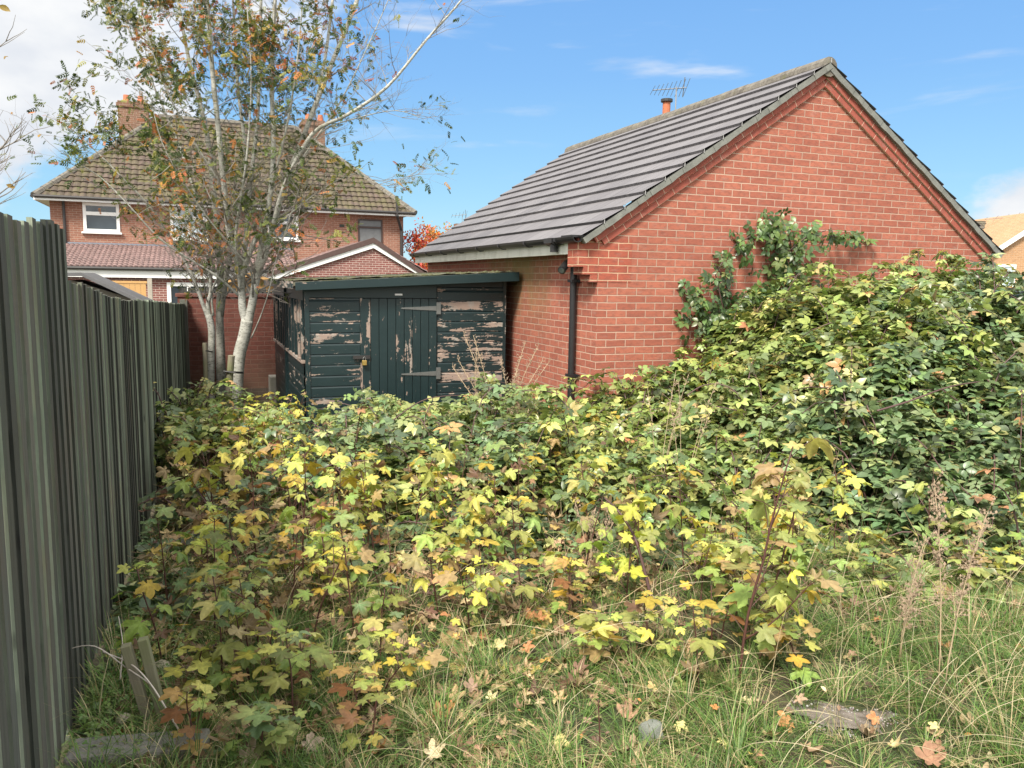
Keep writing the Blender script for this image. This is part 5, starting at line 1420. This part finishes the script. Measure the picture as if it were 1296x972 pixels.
bare_tree(532, 33, 'red-leaved autumn tree glimpsed between the house and the garage', 9, RED, 4200, h=4.0)
bare_tree(545, 38, 'orange-red autumn tree right beside the garage eaves in the distance', 12, [(.65, .28, .06, 2), (.65, .15, .06, 1), (.4, .3, .08, 1)], 3000, h=3.9)

# ================================================================== GRASS, LITTER, SMALL THINGS
def grass():
    n = 95000; r = np.random.default_rng(3)
    # tuft centres
    nt_ = 3200
    y = 1.9 + 4.0 * r.random(nt_) ** 1.5; half = y * .70 + .3; x = r.uniform(-1, 1, nt_) * half
    fx = FA.x + FD.x * (y - FA.y) / FD.y + .08
    ok = x > fx
    ok &= ~(((x - 1.30) / (.21 + .05 * np.sin(x * 31))) ** 2 + ((y - 2.85) / (.14 + .03 * np.sin(x * 23 + y * 17))) ** 2 < 1)      # bare patch
    x, y = x[ok], y[ok]; nt_ = len(x)
    dens = np.ones(nt_); i = r.integers(0, nt_, n)
    tdir = r.uniform(0, 2 * np.pi, nt_); tl = r.uniform(.045, .15, nt_) * (1 + 1.0 * (r.random(nt_) < .14)); dry = r.random(nt_) ** 1.7
    shag = sst(x, .9, 2.0) * .5; tl = tl * (1 + shag) * np.where((x > .95) & (x < 1.7) & (y > 2.2) & (y < 2.85), .42, 1)
    a = tdir[i] + r.normal(0, 1.3, n); rr_ = np.abs(r.normal(0, .05, n))
    bx = x[i] + rr_ * np.cos(a); by = y[i] + rr_ * np.sin(a)
    ln = tl[i] * r.uniform(.5, 1.3, n); bend = r.uniform(.25, 2.1, n); wd = r.uniform(.0011, .0026, n)
    segs = 4; V = np.zeros((n, segs * 2 + 1, 3)); ca, sa = np.cos(a), np.sin(a)
    for k in range(segs + 1):
        u = k / segs; out_ = ln * bend * u ** 1.8 * .75; up_ = ln * (u - .38 * bend * u ** 2.2)
        cxp = bx + ca * out_; cyp = by + sa * out_; cz = ground(bx, by) - .01 + np.maximum(up_, .0)
        if k < segs:
            ww = wd * (1 - .65 * u)
            V[:, 2 * k] = np.stack([cxp - sa * ww, cyp + ca * ww, cz], 1); V[:, 2 * k + 1] = np.stack([cxp + sa * ww, cyp - ca * ww, cz], 1)
        else: V[:, 2 * k] = np.stack([cxp, cyp, cz], 1)
    tf = []
    for k in range(segs - 1): tf += [(2 * k, 2 * k + 1, 2 * k + 3), (2 * k, 2 * k + 3, 2 * k + 2)]
    tf.append((2 * segs - 2, 2 * segs - 1, 2 * segs)); tf = np.array(tf)
    F = (tf[None] + (np.arange(n) * (2 * segs + 1))[:, None, None]).reshape(-1, 3)
    g = np.array([(.10, .19, .045), (.14, .24, .055), (.18, .26, .08), (.075, .14, .045)])[r.integers(0, 4, n)]
    d = np.array([(.42, .34, .19), (.33, .28, .14), (.50, .42, .27)])[r.integers(0, 3, n)]
    isd = (r.random(n) < .10 + .55 * dry[i] ** 2.2)[:, None]; c = np.where(isd, d, g) * (1 + .15 * r.standard_normal((n, 1)))
    o = raw('grass', V.reshape(-1, 3), F, M_grass, cols=np.repeat(np.clip(c, .01, .9), 2 * segs + 1, 0), smooth=True)
    tag(o, 'short and tufty green grass mixed with straw over the foreground', 'grass', kind='stuff')
    # long bleached arching stems
    n = 760; yy = 2.2 + 3.6 * r.random(n) ** 1.2; xx = r.uniform(-1, 1, n) * (yy * .68 + .1)
    xx = np.where(r.random(n) < .35, np.abs(xx) * .7 + .35 * yy, xx); fx = FA.x + FD.x * (yy - FA.y) / FD.y + .15; ok = xx > fx; xx, yy = xx[ok], yy[ok]; n = len(xx)
    a = r.uniform(0, 6.28, n); ln = r.uniform(.25, .70, n); bend = r.uniform(.5, 1.5, n); wd = r.uniform(.0005, .0011, n); segs = 7
    V = np.zeros((n, segs * 2 + 2, 3)); ca, sa = np.cos(a), np.sin(a)
    for k in range(segs + 1):
        u = k / segs; out_ = ln * bend * u ** 1.7 * .8; up_ = ln * (u * .8 - .34 * bend * u ** 2.3); cxp = xx + ca * out_; cyp = yy + sa * out_; cz = ground(xx, yy) + np.maximum(up_, .01); ww = wd * (1 - .5 * u)
        V[:, 2 * k] = np.stack([cxp - sa * ww, cyp + ca * ww, cz + ww], 1); V[:, 2 * k + 1] = np.stack([cxp + sa * ww, cyp - ca * ww, cz - ww], 1)
    tf = []
    for k in range(segs): tf += [(2 * k, 2 * k + 1, 2 * k + 3), (2 * k, 2 * k + 3, 2 * k + 2)]
    tf = np.array(tf); F = (tf[None] + (np.arange(n) * (2 * segs + 2))[:, None, None]).reshape(-1, 3)
    c = np.array([(.45, .38, .24), (.38, .30, .18), (.52, .46, .32)])[r.integers(0, 3, n)]
    o = raw('dry_grass_stems', V.reshape(-1, 3), F, M_grass, cols=np.repeat(c, 2 * segs + 2, 0), smooth=True); tag(o, 'long bleached grass stems arching over the green grass', 'grass', kind='stuff')
grass()
def understory():
    # dead stems and straw filling the shade beneath the saplings
    r = np.random.default_rng(8); m = MB(); n = 2600
    for k in range(n):
        y = random.uniform(3.6, 8.6); x0 = fence_x(y) + .2; x = random.uniform(x0, min(4.6, y * .68)); 
        ss_ = (x - SP[0]) * GX[0] + (y - SP[1]) * GX[1]; tt_ = (x - SP[0]) * GY[0] + (y - SP[1]) * GY[1]; s, t = gloc(x, y)
        if (ss_ > -.2 and tt_ > -.1) or t > -.1 and s > 0: continue
        g = float(ground(x, y)); h = max(.15, float(thick(x, y)) * random.uniform(.3, .85)); a = random.uniform(0, 6.28); l = random.uniform(.02, .35)
        c = random.choice([(.30, .22, .13), (.17, .11, .07), (.42, .34, .22), (.12, .07, .05)])
        m.tube([(x, y, g), (x + math.cos(a) * l * .4, y + math.sin(a) * l * .4, g + h * .6), (x + math.cos(a) * l, y + math.sin(a) * l, g + h)], [.003, .0025, .0012], 3, c=c, cap=False)
    mt = Mat('dead_stem_mix'); mt.color(mt.attr()); mt.rough(.85)
    tag(m.build('dead_undergrowth', mt.m), 'tangle of dead thin stems in the shade beneath the saplings and brambles', 'undergrowth', kind='stuff')
understory()
def litter():
    r = np.random.default_rng(11); n = 3400; ac = Acc()
    y = 2.3 + 6 * r.random(n) ** 1.3; x = r.uniform(-1, 1, n) * (y * .70)
    fx = FA.x + FD.x * (y - FA.y) / FD.y + .08; w_ = (x < .5) | (r.random(n) < .25); ok = (x > fx) & w_
    x, y = x[ok], y[ok]; n = len(x); ddp = r.uniform(.0, .10, n) * sst(y, 2.6, 4.5) + .02
    P = np.stack([x, y, ground(x, y) + ddp], 1); nm = norm(np.array([0, -.15, 1.0]) + .33 * r.standard_normal((n, 3))); a = r.uniform(0, 6.28, n); ax = np.stack([np.cos(a), np.sin(a), r.normal(0, .12, n)], 1)
    cols = pick([(.26, .17, .11, 3), (.38, .27, .17, 3), (.15, .10, .075, 2), (.54, .42, .24, 1.6), (.42, .20, .09, .6)], n, .2, r); typ = r.integers(0, 4, n); sc_ = r.uniform(.025, .06, n)
    for t in range(3):
        m = typ == t; ac.add(DEAD[t][0], DEAD[t][1], P[m], rots(ax[m], nm[m]), sc_[m], cols[m])
    m = typ == 3; ac.add(OVAL[0], OVAL[1], P[m], rots(ax[m], nm[m]), sc_[m] * .6, cols[m])
    tag(ac.build('leaf_litter', M_dead), 'brown dead leaves littering the ground under the saplings', 'leaf litter', kind='stuff')
litter()
def caught():
    r = np.random.default_rng(13); n = 1900; ac = Acc(); y = 3.0 + 5.4 * r.random(n); x0 = FA.x + FD.x * (y - FA.y) / FD.y + .12; x = x0 + (np.minimum(.9, y * .3) - x0) * r.random(n) ** 1.25
    ss_ = (x - SP[0]) * GX[0] + (y - SP[1]) * GX[1]; tt_ = (x - SP[0]) * GY[0] + (y - SP[1]) * GY[1]; ok = ~((ss_ > -.2) & (tt_ > -.15)); x, y = x[ok], y[ok]; n = len(x)
    P = np.stack([x, y, ground(x, y) + .02 + (thick(x, y) * .7 + .08) * r.random(n) ** 1.3 * sst(y, 2.9, 4.2)], 1); a = r.uniform(0, 6.28, n)
    cols = pick(P_DRY + [(.55, .42, .14, 1.4), (.50, .50, .20, 1)], n, .2, r); typ = r.integers(0, 3, n); nm = norm(np.array([0, -.4, .8]) + .7 * r.standard_normal((n, 3)))
    for t in range(3):
        m = typ == t; ac.add(DEAD[t][0], DEAD[t][1], P[m], rots(np.stack([np.cos(a), np.sin(a), -.4 + 0 * a], 1)[m], nm[m]), r.uniform(.03, .075, m.sum()), cols[m])
    tag(ac.build('withered_leaves', M_dead), 'withered brown and ochre leaves caught among the stems of the undergrowth', 'withered leaves', kind='stuff')
caught()
def low_weeds():
    r = np.random.default_rng(21); ac = Acc(); n = 1500
    y = 2.45 + 2.0 * r.random(n) ** 1.1; x = fence_x(y) + .04 + np.abs(r.normal(0, .22, n))
    P = np.stack([x, y, ground(x, y) + r.uniform(.0, .07, n)], 1); nm = norm(np.array([0, -.2, 1.0]) + .4 * r.standard_normal((n, 3))); a = r.uniform(0, 6.28, n)
    ac.add(LB3[0], LB3[1], P, rots(np.stack([np.cos(a), np.sin(a), np.zeros(n)], 1), nm), r.uniform(.010, .024, n), pick([(.13, .22, .05, 3), (.20, .30, .08, 2), (.09, .15, .05, 1)], n, .2, r))
    tag(ac.build('low_weeds', M_bram), 'tiny green weeds carpeting the ground at the foot of the fence', 'weeds', kind='stuff')
low_weeds()
def fallen(px, py, size, colr, label, up=.02, kind=0, tiltn=(0, -.4, 1), group=None):
    p = None
    d = fw + rt * ((px - 648) / 1000) - upv * ((py - 486) / 1000); k = (.36 - CAMZ) / d.z; p = Vector((0, 0, CAMZ)) + d * k
    for _ in range(4): k = (float(ground(p.x, p.y)) + up - CAMZ) / d.z; p = Vector((0, 0, CAMZ)) + d * k
    a = random.uniform(0, 6.28); ac = Acc(); tpl = [SYC[3], DEAD[0], OVAL, DEAD[1]][kind]
    ac.add(tpl[0], tpl[1], np.zeros((1, 3)), rots(np.array([[math.cos(a), math.sin(a), .1]]), norm(np.array([tiltn], float))), np.array([size]), np.array([colr]))
    o = ac.build('fallen_leaf', M_dead); o.location = p; tag(o, label, 'leaf', group or 'fallen leaves on the grass'); return o
YEL = (.62, .55, .24); CRM = (.60, .50, .33); BRN = (.20, .12, .09); ORG = (.50, .22, .08)
fl_list = [(704, 936, .05, YEL, 'pale yellow leaf at the bottom, beside the lying twig', 0), (858, 916, .04, YEL, 'pale yellow leaf standing upright just above the stone', 0), (915, 940, .045, YEL, 'pair-like cream yellow leaf right of the stone', 0),
 (950, 953, .03, (.55, .42, .12), 'round golden leaf right of the cream yellow one', 2), (730, 846, .065, BRN, 'large dark curled brown leaf lying on the grass in the centre', 3), (690, 835, .045, (.55, .33, .10), 'orange-brown leaf left of the dark curled leaf', 1),
 (828, 870, .035, (.55, .42, .2), 'small ochre leaf on the grass above the stone', 1), (812, 888, .02, ORG, 'tiny orange leaf above and left of the stone', 2), (545, 955, .055, CRM, 'crumpled beige leaf at the bottom edge left of centre', 3), (398, 880, .04, (.6, .5, .3), 'cream leaf among brown ones in the lower left', 2),
 (390, 945, .06, (.42, .33, .26), 'large grey-brown curled leaf at the lower left', 1), (312, 960, .075, (.40, .32, .24), 'largest curled papery leaf at the bottom left', 3), (445, 825, .045, (.5, .38, .2), 'beige leaf hanging in the grass left of centre', 1), (600, 870, .045, (.30, .2, .15), 'brown folded leaf in the grass', 3),
 (1185, 921, .03, YEL, 'yellow leaf at the foot of the tall feathery stalk', 1), (1140, 938, .025, CRM, 'pale leaf right of the bare patch', 2), (1046, 876, .03, CRM, 'cream leaf on the upper rim of the bare patch', 2), (1010, 885, .04, (.36, .26, .18), 'brown leaf on the left rim of the bare patch', 1),
 (1180, 965, .07, (.30, .17, .11), 'crumpled reddish-brown leaf at the bottom edge right', 3), (735, 935, .02, ORG, 'small orange-red leaf right of the pale yellow one', 2), (905, 897, .025, ORG, 'small rust leaf in the grass behind the cream yellow one', 1), (665, 820, .05, (.45, .2, .1), 'rusty leaf in the grass below the straw stems', 1),
 (270, 820, .06, (.08, .05, .05), 'very dark curled leaf among the left foreground saplings', 3), (1240, 780, .05, (.40, .28, .18), 'pale brown leaf on the grass at the right', 1), (1220, 930, .025, ORG, 'orange leaf right of the feathery stalk foot', 2)]
for a in fl_list: fallen(a[0], a[1], a[2], a[3], a[4], kind=a[5], up=.05)
# stone and bare patch
def blob(name, sx, sy, sz, mat, loc, seed, rz=0):
    import bmesh
    bm = bmesh.new(); bmesh.ops.create_icosphere(bm, subdivisions=3, radius=1); rr = random.Random(seed)
    from mathutils import noise
    for v in bm.verts:
        n_ = noise.noise(v.co * 1.6 + Vector((seed, 0, 0))) * .25 + noise.noise(v.co * 4 + Vector((seed, 0, 0))) * .14 + noise.noise(v.co * 9) * .05
        v.co = v.co * (1 + n_); v.co.x *= sx; v.co.y *= sy; v.co.z *= sz
        if name == 'stone': v.co.z = min(v.co.z, sz * .78)
    me = bpy.data.meshes.new(name); bm.to_mesh(me); bm.free(); me.materials.append(mat); me.polygons.foreach_set('use_smooth', np.ones(len(me.polygons), bool))
    o = bpy.data.objects.new(name, me); col.objects.link(o); o.location = loc; o.rotation_euler = (0, 0, rz); return o
tag(blob('stone', .050, .040, .085, M_stone, (.52, 2.66, float(ground(.52, 2.66)) + .0), 3), 'grey-green lichened stone stub poking out of the grass at the bottom', 'stone')
def gravel():
    r = np.random.default_rng(31); ac = Acc(); m = MB()
    import bmesh
    bm = bmesh.new(); bmesh.ops.create_icosphere(bm, subdivisions=1, radius=1); tv = np.array([tuple(v.co) for v in bm.verts]); tf = np.array([[v.index for v in f.verts] for f in bm.faces]); bm.free()
    n = 520; a = r.uniform(0, 6.28, n); q = r.random(n) ** .6 * (1 + .25 * np.sin(3 * a + 1)); x = 1.30 + .20 * q * np.cos(a); y = 2.86 + .13 * q * np.sin(a); sc_ = r.uniform(.002, .0065, (n, 1)) * r.uniform(.6, 1.3, (n, 3)) * np.array([1, 1, .6])
    ac.add(tv, tf, np.stack([x, y, ground(x, y) + .003], 1), rots(r.standard_normal((n, 3)), r.standard_normal((n, 3))), sc_, pick([(.27, .25, .23, 3), (.17, .15, .13, 3), (.38, .36, .34, 1)], n, .15, r))
    g = Mat('grit'); g.color(g.attr()); g.rough(.9)
    tag(ac.build('gravel', g.m), 'pale grit in a bare patch of the grass', 'gravel', kind='stuff')
gravel()
mp = Mat('bare_earth'); co = mp.coord('Object'); mp.color(mp.mix(mp.ramp(mp.noise(co, 16, 8, .75), [(.38, 0), (.62, 1)]), (.085, .07, .05), (.22, .19, .165))); mp.rough(.95); mp.bump(mp.noise(co, 70, 5, .7), .8, .01)
pv = [(1.32, 2.88, float(ground(1.32, 2.88)) + .008)] + [(1.30 + (.19 + .05 * math.sin(3 * a) + .02 * math.sin(9 * a)) * math.cos(a), 2.87 + (.12 + .03 * math.sin(5 * a) + .015 * math.sin(11 * a)) * math.sin(a), float(ground(1.32 + .3 * math.cos(a), 2.88 + .24 * math.sin(a))) + .004) for a in np.linspace(0, 2 * math.pi, 25)[:-1]]
tag(raw('bare_patch', pv, [(0, 1 + i, 1 + (i + 1) % 24) for i in range(24)], mp.m), kind='structure')
# pale stones among weeds at the fence foot
for i, (x, y, s, lab) in enumerate(((-1.52, 3.15, .035, 'rounded pale stone at the fence foot behind the stakes'), (-1.47, 2.72, .025, 'small cream stone in the weeds next to the kerb'))):
    tag(blob('pebble', s, s, s * .7, plain('cream_pebble_%d' % i, (.50, .44, .34), .8, .25, 20), (x + .06, y, float(ground(x, y)) + .03), 7 + i), lab, 'stone')
print('objects', len(bpy.data.objects), 'tris approx', sum(len(m.polygons) for m in bpy.data.meshes))
